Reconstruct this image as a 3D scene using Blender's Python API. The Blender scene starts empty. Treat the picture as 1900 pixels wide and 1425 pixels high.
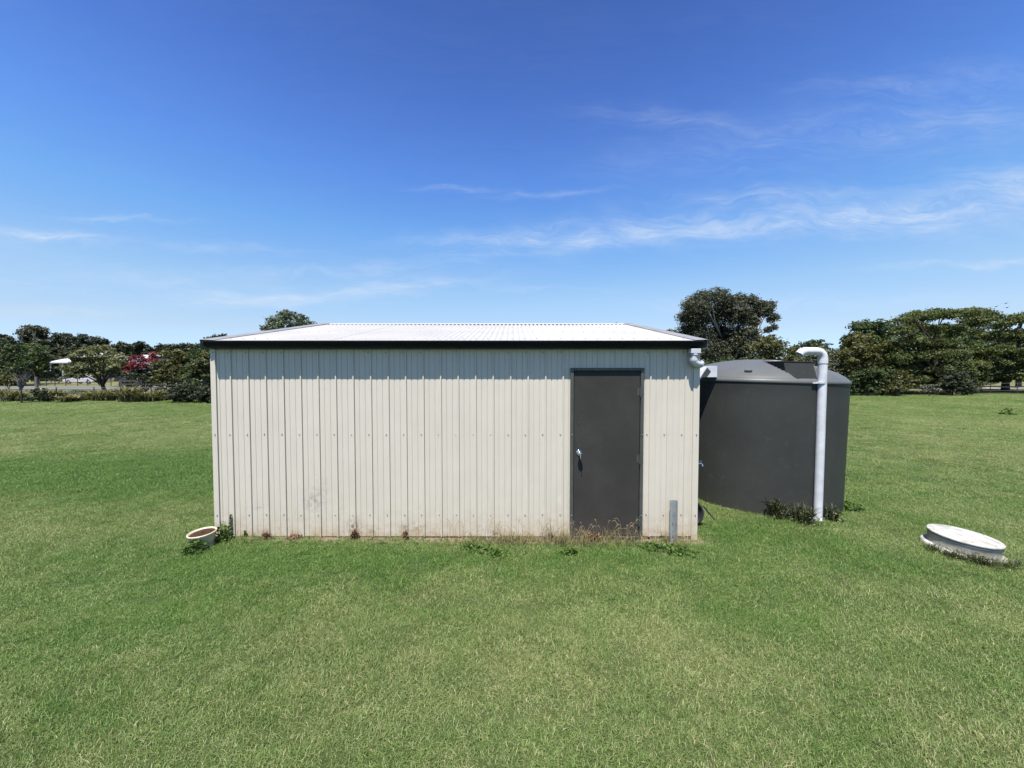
import bpy, bmesh, math, random
import numpy as np
from mathutils import Vector, Matrix
R = math.radians
sc = bpy.context.scene
C = sc.collection
PI = math.pi

# ------------------------------------------------------------------ camera, sky, sun, exposure
CAM_H = 2.09
PITCH = math.atan(24.5 / 713.0)
cam_d = bpy.data.cameras.new('camera')
cam = bpy.data.objects.new('camera', cam_d)
C.objects.link(cam)
cam.location = (0, 0, CAM_H)
cam.rotation_euler = (PI / 2 - PITCH, 0, 0)
cam_d.sensor_width = 36
cam_d.lens = 713 / 1900 * 36
cam_d.clip_start = 0.05
cam_d.clip_end = 4000
sc.camera = cam

SUNV = Vector((-0.12, -0.37, 1)).normalized()
world = bpy.data.worlds.new('World')
sc.world = world
world.use_nodes = True
nt = world.node_tree
for n in list(nt.nodes):
    nt.nodes.remove(n)


class NB:
    """small node building helper"""
    def __init__(s, tree):
        s.t = tree

    def n(s, typ, **kw):
        nd = s.t.nodes.new(typ)
        for k, v in kw.items():
            setattr(nd, k, v)
        return nd

    def put(s, sock, v):
        if isinstance(v, bpy.types.NodeSocket):
            s.t.links.new(v, sock)
        elif v is not None:
            if hasattr(sock, 'default_value'):
                try:
                    sock.default_value = v
                except Exception:
                    sock.default_value = (v[0], v[1], v[2], 1.0)

    def math(s, op, a, b=None, c=None, clamp=False):
        m = s.n('ShaderNodeMath', operation=op)
        m.use_clamp = clamp
        s.put(m.inputs[0], a)
        if b is not None:
            s.put(m.inputs[1], b)
        if c is not None:
            s.put(m.inputs[2], c)
        return m.outputs[0]

    def mix(s, f, a, b, blend='MIX'):
        m = s.n('ShaderNodeMix', data_type='RGBA', blend_type=blend)
        s.put(m.inputs['Factor'], f)
        for key, v in (('A', a), ('B', b)):
            sock = [i for i in m.inputs if i.name == key and i.type == 'RGBA'][0]
            if isinstance(v, (tuple, list)):
                v = (v[0], v[1], v[2], 1.0)
            s.put(sock, v)
        return [o for o in m.outputs if o.type == 'RGBA'][0]

    def comb(s, x, y, z):
        m = s.n('ShaderNodeCombineXYZ')
        s.put(m.inputs[0], x); s.put(m.inputs[1], y); s.put(m.inputs[2], z)
        return m.outputs[0]

    def sep(s, v):
        m = s.n('ShaderNodeSeparateXYZ')
        s.put(m.inputs[0], v)
        return m.outputs

    def noise(s, vec, scale, detail=2, rough=0.5, dist=0.0):
        m = s.n('ShaderNodeTexNoise')
        if vec is not None:
            s.put(m.inputs['Vector'], vec)
        m.inputs['Scale'].default_value = scale
        m.inputs['Detail'].default_value = detail
        m.inputs['Roughness'].default_value = rough
        m.inputs['Distortion'].default_value = dist
        return m.outputs['Fac']

    def ramp(s, v, a, b, smooth=True):
        m = s.n('ShaderNodeMapRange')
        m.interpolation_type = 'SMOOTHSTEP' if smooth else 'LINEAR'
        s.put(m.inputs['Value'], v)
        m.inputs['From Min'].default_value = a
        m.inputs['From Max'].default_value = b
        return m.outputs[0]

    def scalevec(s, v, sc_):
        m = s.n('ShaderNodeVectorMath', operation='MULTIPLY')
        s.put(m.inputs[0], v)
        m.inputs[1].default_value = sc_
        return m.outputs[0]


b = NB(nt)
sky = b.n('ShaderNodeTexSky', sky_type='NISHITA')
sky.sun_disc = False
sky.sun_elevation = math.asin(SUNV.z)
sky.sun_rotation = math.atan2(SUNV.x, SUNV.y)
sky.altitude = 300
sky.air_density = 1.0
sky.dust_density = 0.6
sky.ozone_density = 2.2
tc = b.n('ShaderNodeTexCoord')
x, y, z = b.sep(tc.outputs['Generated'])
hor = b.math('SQRT', b.math('ADD', b.math('MULTIPLY', x, x), b.math('MULTIPLY', y, y)))
el = b.math('DIVIDE', z, b.math('MAXIMUM', hor, 0.001))     # tangent of elevation
az = b.math('ARCTAN2', x, y)
# the photograph's deep periwinkle blue overhead, the same all round the compass
ramp = b.n('ShaderNodeValToRGB')
b.put(ramp.inputs[0], b.math('MAXIMUM', z, 0.0))
cr = ramp.color_ramp
stops = [(0.0, (.54, .70, 1.0)), (0.025, (.54, .70, 1.04)), (0.095, (.70, .70, .77)), (0.19, (.76, .83, .86)), (0.317, (.585, .85, 1.05)), (0.43, (.48, .74, 1.13)), (0.56, (.385, .575, 1.00)), (0.70, (.30, .445, .80)), (1.0, (.26, .33, .62))]
cr.elements[0].position = stops[0][0]; cr.elements[0].color = stops[0][1] + (1,)
cr.elements[1].position = stops[-1][0]; cr.elements[1].color = stops[-1][1] + (1,)
for p_, c_ in stops[1:-1]:
    cr.elements.new(p_).color = c_ + (1,)
skyc = b.mix(1.0, sky.outputs[0], ramp.outputs[0], 'MULTIPLY')
# cirrus: long parallel streaks on one level, gathered in bands
ya = b.math('MAXIMUM', b.math('ABSOLUTE', y), 0.08)
ca = b.math('DIVIDE', x, ya)
ce = b.math('DIVIDE', z, ya)
wn = b.noise(b.comb(b.math('MULTIPLY', ca, 2.2), b.math('MULTIPLY', ce, 5.0), 0.0), 1.6, 3, 0.5)
wn2 = b.noise(b.comb(b.math('MULTIPLY', ca, 7.0), b.math('MULTIPLY', ce, 16.0), 4.0), 1.6, 3, 0.5)
cew = b.math('ADD', ce, b.math('ADD', b.math('MULTIPLY', b.math('SUBTRACT', wn, 0.5), 0.14), b.math('MULTIPLY', b.math('SUBTRACT', wn2, 0.5), 0.03)))
streak = b.noise(b.comb(b.math('MULTIPLY', ca, 3.0), b.math('MULTIPLY', cew, 24.0), 3.0), 1.5, 7, 0.62, 0.0)
fine = b.noise(b.comb(b.math('MULTIPLY', ca, 10.0), b.math('MULTIPLY', cew, 95.0), 7.0), 1.2, 5, 0.65, 0.0)
patch = b.noise(b.comb(b.math('MULTIPLY', ca, 3.5), b.math('MULTIPLY', ce, 7.0), 9.0), 1.7, 4, 0.6, 0.3)
st = b.math('ADD', b.math('MULTIPLY', streak, 0.45), b.math('ADD', b.math('MULTIPLY', fine, 0.27), b.math('MULTIPLY', patch, 0.28)))
tot = None
for (u_, v_, su, sv, k, sl) in [
        (1330, 425, 260, 20, 0.9, 0.03), (1650, 405, 150, 24, 1.0, -0.03), (1010, 447, 160, 15, 1.0, 0.05), (930, 475, 90, 10, 0.4, 0.0),
        (760, 530, 110, 11, 1.0, 0.10), (480, 555, 130, 11, 1.0, 0.02), (640, 500, 150, 10, 0.6, 0.03), (95, 440, 90, 8, 1.2, -0.05),
        (240, 410, 80, 4, 0.5, -0.03), (430, 462, 110, 7, 0.45, -0.06), (1860, 355, 90, 28, 1.0, 0.0), (1800, 490, 110, 5, 0.9, 0.04), (1010, 365, 75, 5, 0.55, 0.07),
        (860, 357, 50, 3.5, 0.5, 0.0), (1230, 232, 100, 12, 0.35, -0.08), (1450, 275, 220, 34, 0.28, 0.12), (1750, 240, 180, 42, 0.32, 0.05),
        (1640, 172, 130, 12, 0.25, 0.0), (1850, 150, 100, 20, 0.25, 0.0), (90, 577, 120, 7, 0.5, 0.0), (250, 520, 200, 16, 0.35, 0.0), (1020, 537, 70, 3.5, 0.5, 0.0), (1500, 562, 300, 12, 0.4, 0.02),
        (1400, 370, 120, 13, 0.5, 0.06), (2300, 380, 250, 60, 0.7, 0.0), (-350, 470, 250, 40, 0.6, 0.0)]:
    a0 = (u_ - 950) / 713.0; e0 = (688 - v_) / 713.0; sa = su / 713.0; se = sv / 713.0
    da = b.math('DIVIDE', b.math('SUBTRACT', ca, a0), sa)
    ec = b.math('ADD', b.math('MULTIPLY', b.math('SUBTRACT', ca, a0), sl), e0)
    cew2 = b.math('ADD', ce, b.math('MULTIPLY', b.math('SUBTRACT', wn2, 0.5), 0.05))
    de = b.math('DIVIDE', b.math('SUBTRACT', cew2, ec), se)
    g = b.math('EXPONENT', b.math('MULTIPLY', b.math('ADD', b.math('MULTIPLY', da, da), b.math('MULTIPLY', de, de)), -0.6))
    g = b.math('MULTIPLY', g, k)
    tot = g if tot is None else b.math('ADD', tot, g)
tot = b.math('ADD', tot, 0.03)
cl = b.math('MULTIPLY', tot, b.ramp(st, 0.36, 0.76), clamp=True)
veil = b.math('MULTIPLY', tot, 0.12)
cl = b.math('MULTIPLY', b.math('ADD', cl, veil), 0.62, clamp=True)
cl = b.math('MULTIPLY', cl, b.ramp(z, 0.0, 0.05))
skyc = b.mix(cl, skyc, (3.9, 4.3, 4.9))
bg = b.n('ShaderNodeBackground')
SKY_STRENGTH = 0.1
bg.inputs['Strength'].default_value = SKY_STRENGTH
b.put(bg.inputs['Color'], skyc)
wo = b.n('ShaderNodeOutputWorld')
nt.links.new(bg.outputs[0], wo.inputs[0])

sun_d = bpy.data.lights.new('sun', 'SUN')
sun_d.energy = 5.0
sun_d.angle = R(0.53)
sun_d.color = (1.0, 0.95, 0.865)
sun = bpy.data.objects.new('sun', sun_d)
C.objects.link(sun)
sun.rotation_euler = SUNV.to_track_quat('Z', 'Y').to_euler()
sun.location = (0, 0, 40)

sc.view_settings.view_transform = 'Standard'
sc.view_settings.look = 'None'
sc.view_settings.exposure = 1.0
sc.view_settings.gamma = 1.0
sc.render.engine = 'CYCLES'
sc.cycles.max_bounces = 6
sc.cycles.diffuse_bounces = 3
sc.cycles.glossy_bounces = 3
sc.cycles.transmission_bounces = 4
sc.cycles.transparent_max_bounces = 4
sc.cycles.caustics_reflective = False
sc.cycles.caustics_refractive = False


# ------------------------------------------------------------------ photograph pixel -> place
def ray(u, v):
    px, py = (u - 950) / 713.0, -(v - 712.5) / 713.0
    return Vector((px, math.cos(PITCH) + py * math.sin(PITCH), -math.sin(PITCH) + py * math.cos(PITCH)))


def P(u, v, Y):
    d = ray(u, v)
    t = Y / d.y
    return Vector((d.x * t, Y, CAM_H + d.z * t))


def gz(x, y):
    """ground height: falls gently to the right near the shed, faint undulation further out"""
    x = np.asarray(x, float); y = np.asarray(y, float)
    f = np.clip((18 - y) / 10, 0, 1) * np.clip((14 - abs(x)) / 6, 0, 1)
    tilt_ = -0.007 * x - 0.012 * np.clip(x - 2.3, 0, 4)
    return f * tilt_ + 0.012 * np.sin(x * 0.9 + y * 0.4) * np.cos(y * 0.8 - x * 0.3) * np.clip((y - 1) / 30, 0.35, 1)


def G(u, v):
    d = ray(u, v)
    zz = 0.0
    for _ in range(6):
        t = (zz - CAM_H) / d.z
        zz = float(gz(d.x * t, d.y * t))
    return Vector((d.x * t, d.y * t, zz))


# ------------------------------------------------------------------ objects
def tag(o, label=None, cat=None, group=None, kind=None):
    if label: o['label'] = label
    if cat: o['category'] = cat
    if group: o['group'] = group
    if kind: o['kind'] = kind
    return o


def thing(name, label, cat, loc=(0, 0, 0), rz=0.0, group=None):
    o = bpy.data.objects.new(name, None)
    o.empty_display_size = 0.2
    C.objects.link(o)
    o.location = loc
    o.rotation_euler = (0, 0, rz)
    return tag(o, label, cat, group)


def link(name, me, mat=None, parent=None, smooth=False):
    o = bpy.data.objects.new(name, me)
    C.objects.link(o)
    if mat is not None and len(me.materials) == 0:
        me.materials.append(mat)
    if parent is not None:
        o.parent = parent
    if smooth:
        me.polygons.foreach_set('use_smooth', [True] * len(me.polygons))
    return o


class MB:
    """collects primitive shapes into one mesh"""
    def __init__(s):
        s.v = []; s.f = []; s.sm = []

    def add(s, v, f, smooth=False):
        o = len(s.v)
        s.v += [tuple(p) for p in v]
        s.f += [tuple(i + o for i in q) for q in f]
        s.sm += [smooth] * len(f)
        return s

    def box(s, x0, x1, y0, y1, z0, z1, m=None):
        v = [(x0, y0, z0), (x1, y0, z0), (x1, y1, z0), (x0, y1, z0), (x0, y0, z1), (x1, y0, z1), (x1, y1, z1), (x0, y1, z1)]
        if m is not None:
            v = [m @ Vector(p) for p in v]
        return s.add(v, [(0, 3, 2, 1), (4, 5, 6, 7), (0, 1, 5, 4), (1, 2, 6, 5), (2, 3, 7, 6), (3, 0, 4, 7)])

    def bbox(s, x0, x1, y0, y1, z0, z1, r=0.004, m=None):
        """box with chamfered edges"""
        bm = bmesh.new()
        bmesh.ops.create_cube(bm, size=1)
        for v in bm.verts:
            v.co = Vector(((x0 + x1) / 2 + v.co.x * (x1 - x0), (y0 + y1) / 2 + v.co.y * (y1 - y0), (z0 + z1) / 2 + v.co.z * (z1 - z0)))
        bmesh.ops.bevel(bm, geom=bm.edges[:], offset=r, segments=1, affect='EDGES')
        if m is not None:
            bm.transform(m)
        bm.verts.index_update()
        s.add([v.co.copy() for v in bm.verts], [[v.index for v in f.verts] for f in bm.faces])
        bm.free()
        return s

    def tube(s, pts, rad, seg=10, cap=True, smooth=True):
        pts = [Vector(p) for p in pts]
        if not isinstance(rad, (list, tuple)):
            rad = [rad] * len(pts)
        n = len(pts)
        up = None
        V = []
        for i, p in enumerate(pts):
            t = (pts[min(i + 1, n - 1)] - pts[max(i - 1, 0)]).normalized()
            if up is None:
                up = Vector((0, 0, 1)) if abs(t.z) < 0.9 else Vector((0, 1, 0))
                up = (up - t * up.dot(t)).normalized()
            else:
                up = (up - t * up.dot(t)).normalized()
            sd = t.cross(up)
            for k in range(seg):
                a = 2 * PI * k / seg
                V.append(p + (up * math.cos(a) + sd * math.sin(a)) * rad[i])
        F = []
        for i in range(n - 1):
            for k in range(seg):
                k2 = (k + 1) % seg
                F.append((i * seg + k, (i + 1) * seg + k, (i + 1) * seg + k2, i * seg + k2))
        s.add(V, F, smooth)
        if cap:
            s.add(V[:seg], [tuple(range(seg))])
            s.add(V[-seg:], [tuple(reversed(range(seg)))])
        return s

    def lathe(s, prof, seg=48, m=None, smooth=True, closed=False):
        V = []
        for (r, z) in prof:
            for k in range(seg):
                a = 2 * PI * k / seg
                p = Vector((r * math.cos(a), r * math.sin(a), z))
                V.append(m @ p if m is not None else p)
        F = []
        for i in range(len(prof) - 1):
            for k in range(seg):
                k2 = (k + 1) % seg
                F.append((i * seg + k, i * seg + k2, (i + 1) * seg + k2, (i + 1) * seg + k))
        s.add(V, F, smooth)
        return s

    def disc(s, r, z, seg=48, m=None, up=True):
        V = [Vector((r * math.cos(2 * PI * k / seg), r * math.sin(2 * PI * k / seg), z)) for k in range(seg)]
        if m is not None:
            V = [m @ p for p in V]
        f = tuple(range(seg)) if up else tuple(reversed(range(seg)))
        return s.add(V, [f])

    def build(s, name, mat, parent=None):
        me = bpy.data.meshes.new(name)
        me.from_pydata(s.v, [], s.f)
        me.polygons.foreach_set('use_smooth', s.sm)
        me.update()
        return link(name, me, mat, parent)


def np_mesh(name, V, F, mat, parent=None, rnd=None, nside=4):
    """fast mesh from numpy arrays; rnd is stored per face"""
    me = bpy.data.meshes.new(name)
    me.vertices.add(len(V))
    me.vertices.foreach_set('co', np.ascontiguousarray(V, dtype=np.float32).ravel())
    nf = len(F)
    me.loops.add(nf * nside)
    me.loops.foreach_set('vertex_index', np.ascontiguousarray(F, dtype=np.int32).ravel())
    me.polygons.add(nf)
    me.polygons.foreach_set('loop_start', np.arange(0, nf * nside, nside, dtype=np.int32))
    me.polygons.foreach_set('loop_total', np.full(nf, nside, dtype=np.int32))
    if rnd is not None:
        a = me.attributes.new('rnd', 'FLOAT', 'FACE')
        a.data.foreach_set('value', np.ascontiguousarray(rnd, dtype=np.float32))
    me.update(calc_edges=True)
    if mat is not None:
        me.materials.append(mat)
    if parent == 'mesh':
        return me
    o = bpy.data.objects.new(name, me)
    C.objects.link(o)
    if parent is not None:
        o.parent = parent
    return o


# ------------------------------------------------------------------ materials
MATS = {}


def new_mat(name):
    m = bpy.data.materials.new(name)
    m.use_nodes = True
    t = m.node_tree
    for n in list(t.nodes):
        t.nodes.remove(n)
    return m, NB(t)


def finish(m, b_, shader):
    o = b_.n('ShaderNodeOutputMaterial')
    m.node_tree.links.new(shader, o.inputs['Surface'])
    return m


def princ(b_, col, rough=0.5, metal=0.0, spec=0.5, normal=None):
    p = b_.n('ShaderNodeBsdfPrincipled')
    b_.put(p.inputs['Base Color'], (col[0], col[1], col[2], 1) if isinstance(col, (tuple, list)) else col)
    b_.put(p.inputs['Roughness'], rough)
    p.inputs['Metallic'].default_value = metal
    p.inputs['Specular IOR Level'].default_value = spec
    if normal is not None:
        b_.put(p.inputs['Normal'], normal)
    return p.outputs[0]


def bumpn(b_, h, strength=0.3, dist=0.01):
    n = b_.n('ShaderNodeBump')
    n.inputs['Strength'].default_value = strength
    n.inputs['Distance'].default_value = dist
    b_.put(n.inputs['Height'], h)
    return n.outputs[0]


def simple(name, c1, c2=None, scale=8, rough=0.5, metal=0.0, spec=0.5, bump=0.0, bscale=40, detail=4):
    m, q = new_mat(name)
    pos = q.n('ShaderNodeTexCoord').outputs['Object']
    col = c1
    if c2 is not None:
        col = q.mix(q.ramp(q.noise(pos, scale, detail, 0.6), 0.3, 0.7), c1, c2)
    nrm = bumpn(q, q.noise(pos, bscale, 4, 0.6), bump, 0.01) if bump else None
    rg = q.math('ADD', rough - 0.08, q.math('MULTIPLY', q.noise(pos, scale * 2, 2), 0.16))
    return finish(m, q, princ(q, col, rg, metal, spec, nrm))


def leaf_mat(name, c1, c2, c3=None, transl=0.3, rough=0.55, spec=0.25):
    k_ = 0.82
    c1 = tuple(c * k_ for c in c1); c2 = tuple(c * k_ for c in c2); c3 = tuple(c * k_ for c in c3) if c3 else None
    m, q = new_mat(name)
    at = q.n('ShaderNodeAttribute', attribute_name='rnd')
    col = q.mix(at.outputs['Fac'], c1, c2)
    if c3 is not None:
        col = q.mix(q.ramp(at.outputs['Fac'], 0.86, 0.94), col, c3)
    pos = q.n('ShaderNodeNewGeometry').outputs['Position']
    n_ = q.noise(pos, 0.9, 2)
    col = q.mix(1.0, col, q.mix(n_, (0.75, 0.75, 0.75), (1.25, 1.2, 1.15)), 'MULTIPLY')
    s1 = princ(q, col, rough, 0, spec)
    tr = q.n('ShaderNodeBsdfTranslucent')
    q.put(tr.inputs['Color'], q.mix(1.0, col, (1.25, 1.3, 0.7), 'MULTIPLY'))
    mx = q.n('ShaderNodeMixShader')
    mx.inputs[0].default_value = transl
    m.node_tree.links.new(s1, mx.inputs[1]); m.node_tree.links.new(tr.outputs[0], mx.inputs[2])
    return finish(m, q, mx.outputs[0])


# ---- lawn colour field, shared by the soil under it and the blades
def lawn_field(q):
    pos = q.n('ShaderNodeNewGeometry').outputs['Position']
    flat = q.scalevec(pos, (1, 1, 0))
    big = q.noise(flat, 0.16, 3, 0.55, 0.6)
    mid = q.noise(flat, 1.1, 5, 0.65, 0.5)
    small = q.noise(flat, 5.0, 4, 0.65)
    f = q.math('ADD', q.math('MULTIPLY', big, 0.55), q.math('ADD', q.math('MULTIPLY', mid, 0.52), q.math('MULTIPLY', small, 0.30)))
    px, py, _ = q.sep(pos)
    # lush dark band left of the shed and right in front of it; worn yellower turf nearer the camera and far out
    def blob(x0, y0, sx, sy, k):
        dx = q.math('DIVIDE', q.math('SUBTRACT', px, x0), sx)
        dy = q.math('DIVIDE', q.math('SUBTRACT', py, y0), sy)
        g = q.math('EXPONENT', q.math('MULTIPLY', q.math('ADD', q.math('MULTIPLY', dx, dx), q.math('MULTIPLY', dy, dy)), -1.0))
        return q.math('MULTIPLY', g, k)
    for args in [(-8.5, 7.4, 5.5, 1.9, -0.26), (-1, 4.15, 6, 0.40, -0.13), (3.4, 5.1, 1.3, 0.7, -0.11), (-3.8, 3.1, 1.9, 0.55, -0.12), (-2.6, 2.2, 0.6, 0.25, -0.10), (2.2, 3.3, 1.6, 0.35, -0.05), (3.6, 2.6, 0.8, 0.3, -0.06),
                 (0.5, 2.6, 3.5, 0.8, 0.08), (5.5, 3.0, 3, 0.9, 0.04), (-9, 14, 10, 4.5, 0.06), (12, 16, 10, 8, 0.05), (-5.6, 5.1, 2.2, 0.5, 0.07), (3, 2.1, 2, .5, .05)]:
        f = q.math('ADD', f, blob(*args))
    return q.ramp(f, 0.53, 0.81, smooth=False), pos


def blade_mat():
    m, q = new_mat('grass_blade')
    f, pos = lawn_field(q)
    at = q.n('ShaderNodeAttribute', attribute_name='rnd')
    green = q.mix(at.outputs['Fac'], (0.042, 0.102, 0.018), (0.165, 0.262, 0.064))
    worn = q.mix(at.outputs['Fac'], (0.102, 0.150, 0.040), (0.295, 0.350, 0.138))
    col = q.mix(f, green, worn)
    straw = q.ramp(q.math('ADD', at.outputs['Fac'], q.math('MULTIPLY', f, 0.17)), 0.985, 1.02)
    col = q.mix(straw, col, (0.42, 0.39, 0.22))
    s1 = princ(q, col, 0.5, 0, 0.28)
    tr = q.n('ShaderNodeBsdfTranslucent')
    q.put(tr.inputs['Color'], q.mix(1.0, col, (1.2, 1.3, 0.6), 'MULTIPLY'))
    mx = q.n('ShaderNodeMixShader')
    mx.inputs[0].default_value = 0.25
    m.node_tree.links.new(s1, mx.inputs[1]); m.node_tree.links.new(tr.outputs[0], mx.inputs[2])
    return finish(m, q, mx.outputs[0])


def ground_mat():
    m, q = new_mat('lawn_soil')
    f, pos = lawn_field(q)
    fine = q.noise(pos, 60, 3, 0.7)
    col = q.mix(f, (0.018, 0.036, 0.010), (0.040, 0.050, 0.018))
    col = q.mix(fine, col, q.mix(1.0, col, (1.7, 1.6, 1.5), 'MULTIPLY'))
    px, py, _ = q.sep(pos)
    # bare tan earth in a strip at the foot of the front wall
    w = q.math('MULTIPLY', q.ramp(q.math('ABSOLUTE', q.math('SUBTRACT', py, 4.70)), 0.16, 0.04), q.math('MULTIPLY', q.ramp(px, -4.2, -3.2), q.ramp(px, 2.7, 2.2)))
    w = q.math('MULTIPLY', w, q.ramp(q.noise(pos, 5, 4, 0.6), 0.3, 0.45))
    dirt = q.mix(q.noise(pos, 25, 4, 0.7), (0.10, 0.078, 0.052), (0.24, 0.19, 0.13))
    col = q.mix(w, col, dirt)
    # grass far beyond the field: dry verge
    far = q.ramp(py, 32, 48)
    dry = q.mix(q.noise(pos, 0.35, 4, 0.6), (0.07, 0.09, 0.030), (0.17, 0.155, 0.075))
    col = q.mix(far, col, dry)
    return finish(m, q, princ(q, col, 0.9, 0, 0.15, bumpn(q, q.noise(pos, 30, 4, 0.7), 0.6, 0.02)))


def wall_mat():
    m, q = new_mat('cream_painted_steel')
    pos = q.n('ShaderNodeNewGeometry').outputs['Position']
    px, py, pz = q.sep(pos)
    n1 = q.noise(pos, 1.3, 4, 0.55)
    base = q.mix(n1, (0.505, 0.465, 0.398), (0.570, 0.526, 0.455))
    # faint vertical dust runs
    runs = q.noise(q.scalevec(pos, (9, 9, 0.5)), 2.0, 4, 0.6)
    base = q.mix(q.math('MULTIPLY', q.ramp(runs, 0.5, 0.85), 0.35), base, (0.38, 0.35, 0.29))
    # rain-splashed earth near the ground
    h = q.math('SUBTRACT', pz, 0.02)
    spl = q.math('EXPONENT', q.math('MULTIPLY', h, -5.5))
    sn = q.noise(pos, 7, 6, 0.7)
    spl = q.math('MULTIPLY', spl, q.ramp(sn, 0.28, 0.72), clamp=True)
    base = q.mix(q.math('MULTIPLY', spl, 1.0, clamp=True), base, (0.36, 0.26, 0.14))
    spk = q.noise(pos, 42, 3, 0.75)
    spm = q.math('MULTIPLY', q.ramp(spk, 0.63, 0.68), q.math('EXPONENT', q.math('MULTIPLY', h, -4.0)), clamp=True)
    base = q.mix(q.math('MULTIPLY', spm, 0.8), base, (0.16, 0.11, 0.07))
    # scuffs with a shape of their own
    for (u, v, sx, sz, k, c) in [(582, 930, 0.10, 0.13, 0.62, (0.24, 0.22, 0.20)), (596, 912, 0.17, 0.2, 0.25, (0.3, 0.28, 0.25)), (657, 978, 0.07, 0.08, 0.95, (0.16, 0.10, 0.06)),
                              (494, 990, 0.055, 0.05, 0.9, (0.15, 0.10, 0.06)), (547, 994, 0.09, 0.03, 0.9, (0.15, 0.10, 0.06)), (752, 980, 0.04, 0.07, 0.9, (0.18, 0.12, 0.07)),
                              (776, 978, 0.09, 0.06, 0.6, (0.22, 0.16, 0.09)), (690, 985, 0.05, 0.04, 0.7, (0.2, 0.14, 0.08)), (480, 942, 0.05, 0.015, 0.6, (0.3, 0.28, 0.25)), (1240, 806, 0.10, 0.015, 0.35, (0.35, 0.33, 0.3)),
                              (975, 930, 0.02, 0.10, 0.3, (0.66, 0.65, 0.62)), (1037, 927, 0.03, 0.05, 0.4, (0.66, 0.65, 0.62))]:
        p = P(u, v, 4.72)
        dx = q.math('DIVIDE', q.math('SUBTRACT', px, p.x), sx)
        dz = q.math('DIVIDE', q.math('SUBTRACT', pz, p.z), sz)
        g = q.math('EXPONENT', q.math('MULTIPLY', q.math('ADD', q.math('MULTIPLY', dx, dx), q.math('MULTIPLY', dz, dz)), -1.0))
        g = q.math('MULTIPLY', g, q.ramp(q.noise(pos, 28 if k > 0.65 else 14, 5, 0.7), 0.40, 0.60))
        base = q.mix(q.math('MULTIPLY', g, k), base, c)
    return finish(m, q, princ(q, base, 0.42, 0, 0.4, bumpn(q, q.math('ADD', q.noise(q.scalevec(pos, (3, 3, 0.6)), 3, 3), q.math('MULTIPLY', q.noise(pos, 1.6, 2), 1.5)), 0.16, 0.02)))


def tank_mat(name, c1, c2, rough=0.5, scratches=True):
    m, q = new_mat(name)
    pos = q.n('ShaderNodeTexCoord').outputs['Object']
    px, py, pz = q.sep(pos)
    col = q.mix(q.ramp(q.noise(pos, 1.1, 4, 0.6), 0.3, 0.7), c1, c2)
    ang = q.math('ARCTAN2', py, px)
    if scratches:
        sw = q.noise(q.comb(q.math('MULTIPLY', ang, 2.2), q.math('MULTIPLY', pz, 34), 0), 1.0, 5, 0.75, 0.5)
        band = q.math('MULTIPLY', q.ramp(pz, 1.0, 0.45), q.ramp(q.noise(pos, 1.4, 2), 0.45, 0.65))
        col = q.mix(q.math('MULTIPLY', q.ramp(sw, 0.60, 0.72), q.math('MULTIPLY', band, 0.9)), col, (0.09, 0.098, 0.10))
        dust = q.math('EXPONENT', q.math('MULTIPLY', pz, -5.0))
        col = q.mix(q.math('MULTIPLY', q.math('MULTIPLY', dust, q.noise(pos, 5, 4)), 0.5), col, (0.085, 0.075, 0.055))
    col = q.mix(q.math('MULTIPLY', q.ramp(q.noise(pos, 9, 5, 0.7), 0.55, 0.75), 0.18), col, (0.10, 0.105, 0.105))
    return finish(m, q, princ(q, col, rough, 0, 0.22, bumpn(q, q.noise(pos, 55, 4, 0.6), 0.10, 0.01)))


def door_mat():
    m, q = new_mat('charcoal_door_paint')
    pos = q.n('ShaderNodeNewGeometry').outputs['Position']
    px, py, pz = q.sep(pos)
    col = q.mix(q.ramp(q.noise(pos, 2.5, 5, 0.65), 0.3, 0.75), (0.036, 0.034, 0.032), (0.046, 0.044, 0.041))
    dent = q.math('ADD', q.noise(pos, 1.2, 2), q.math('MULTIPLY', q.noise(pos, 14, 3), 0.05))
    worn = None
    p = P(1078, 800, 4.72)
    dx = q.math('DIVIDE', q.math('SUBTRACT', px, p.x), 0.10); dz = q.math('DIVIDE', q.math('SUBTRACT', pz, p.z), 0.28)
    g = q.math('EXPONENT', q.math('MULTIPLY', q.math('ADD', q.math('MULTIPLY', dx, dx), q.math('MULTIPLY', dz, dz)), -1.0))
    col = q.mix(q.math('MULTIPLY', g, q.ramp(q.noise(pos, 45, 4, 0.75), 0.55, 0.68)), col, (0.075, 0.075, 0.075))
    dust = q.math('EXPONENT', q.math('MULTIPLY', q.math('SUBTRACT', pz, 0.05), -9.0))
    col = q.mix(q.math('MULTIPLY', q.math('MULTIPLY', dust, q.noise(pos, 9, 4)), 0.7), col, (0.12, 0.09, 0.06))
    return finish(m, q, princ(q, col, 0.6, 0, 0.12, bumpn(q, dent, 0.25, 0.03)))


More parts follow.
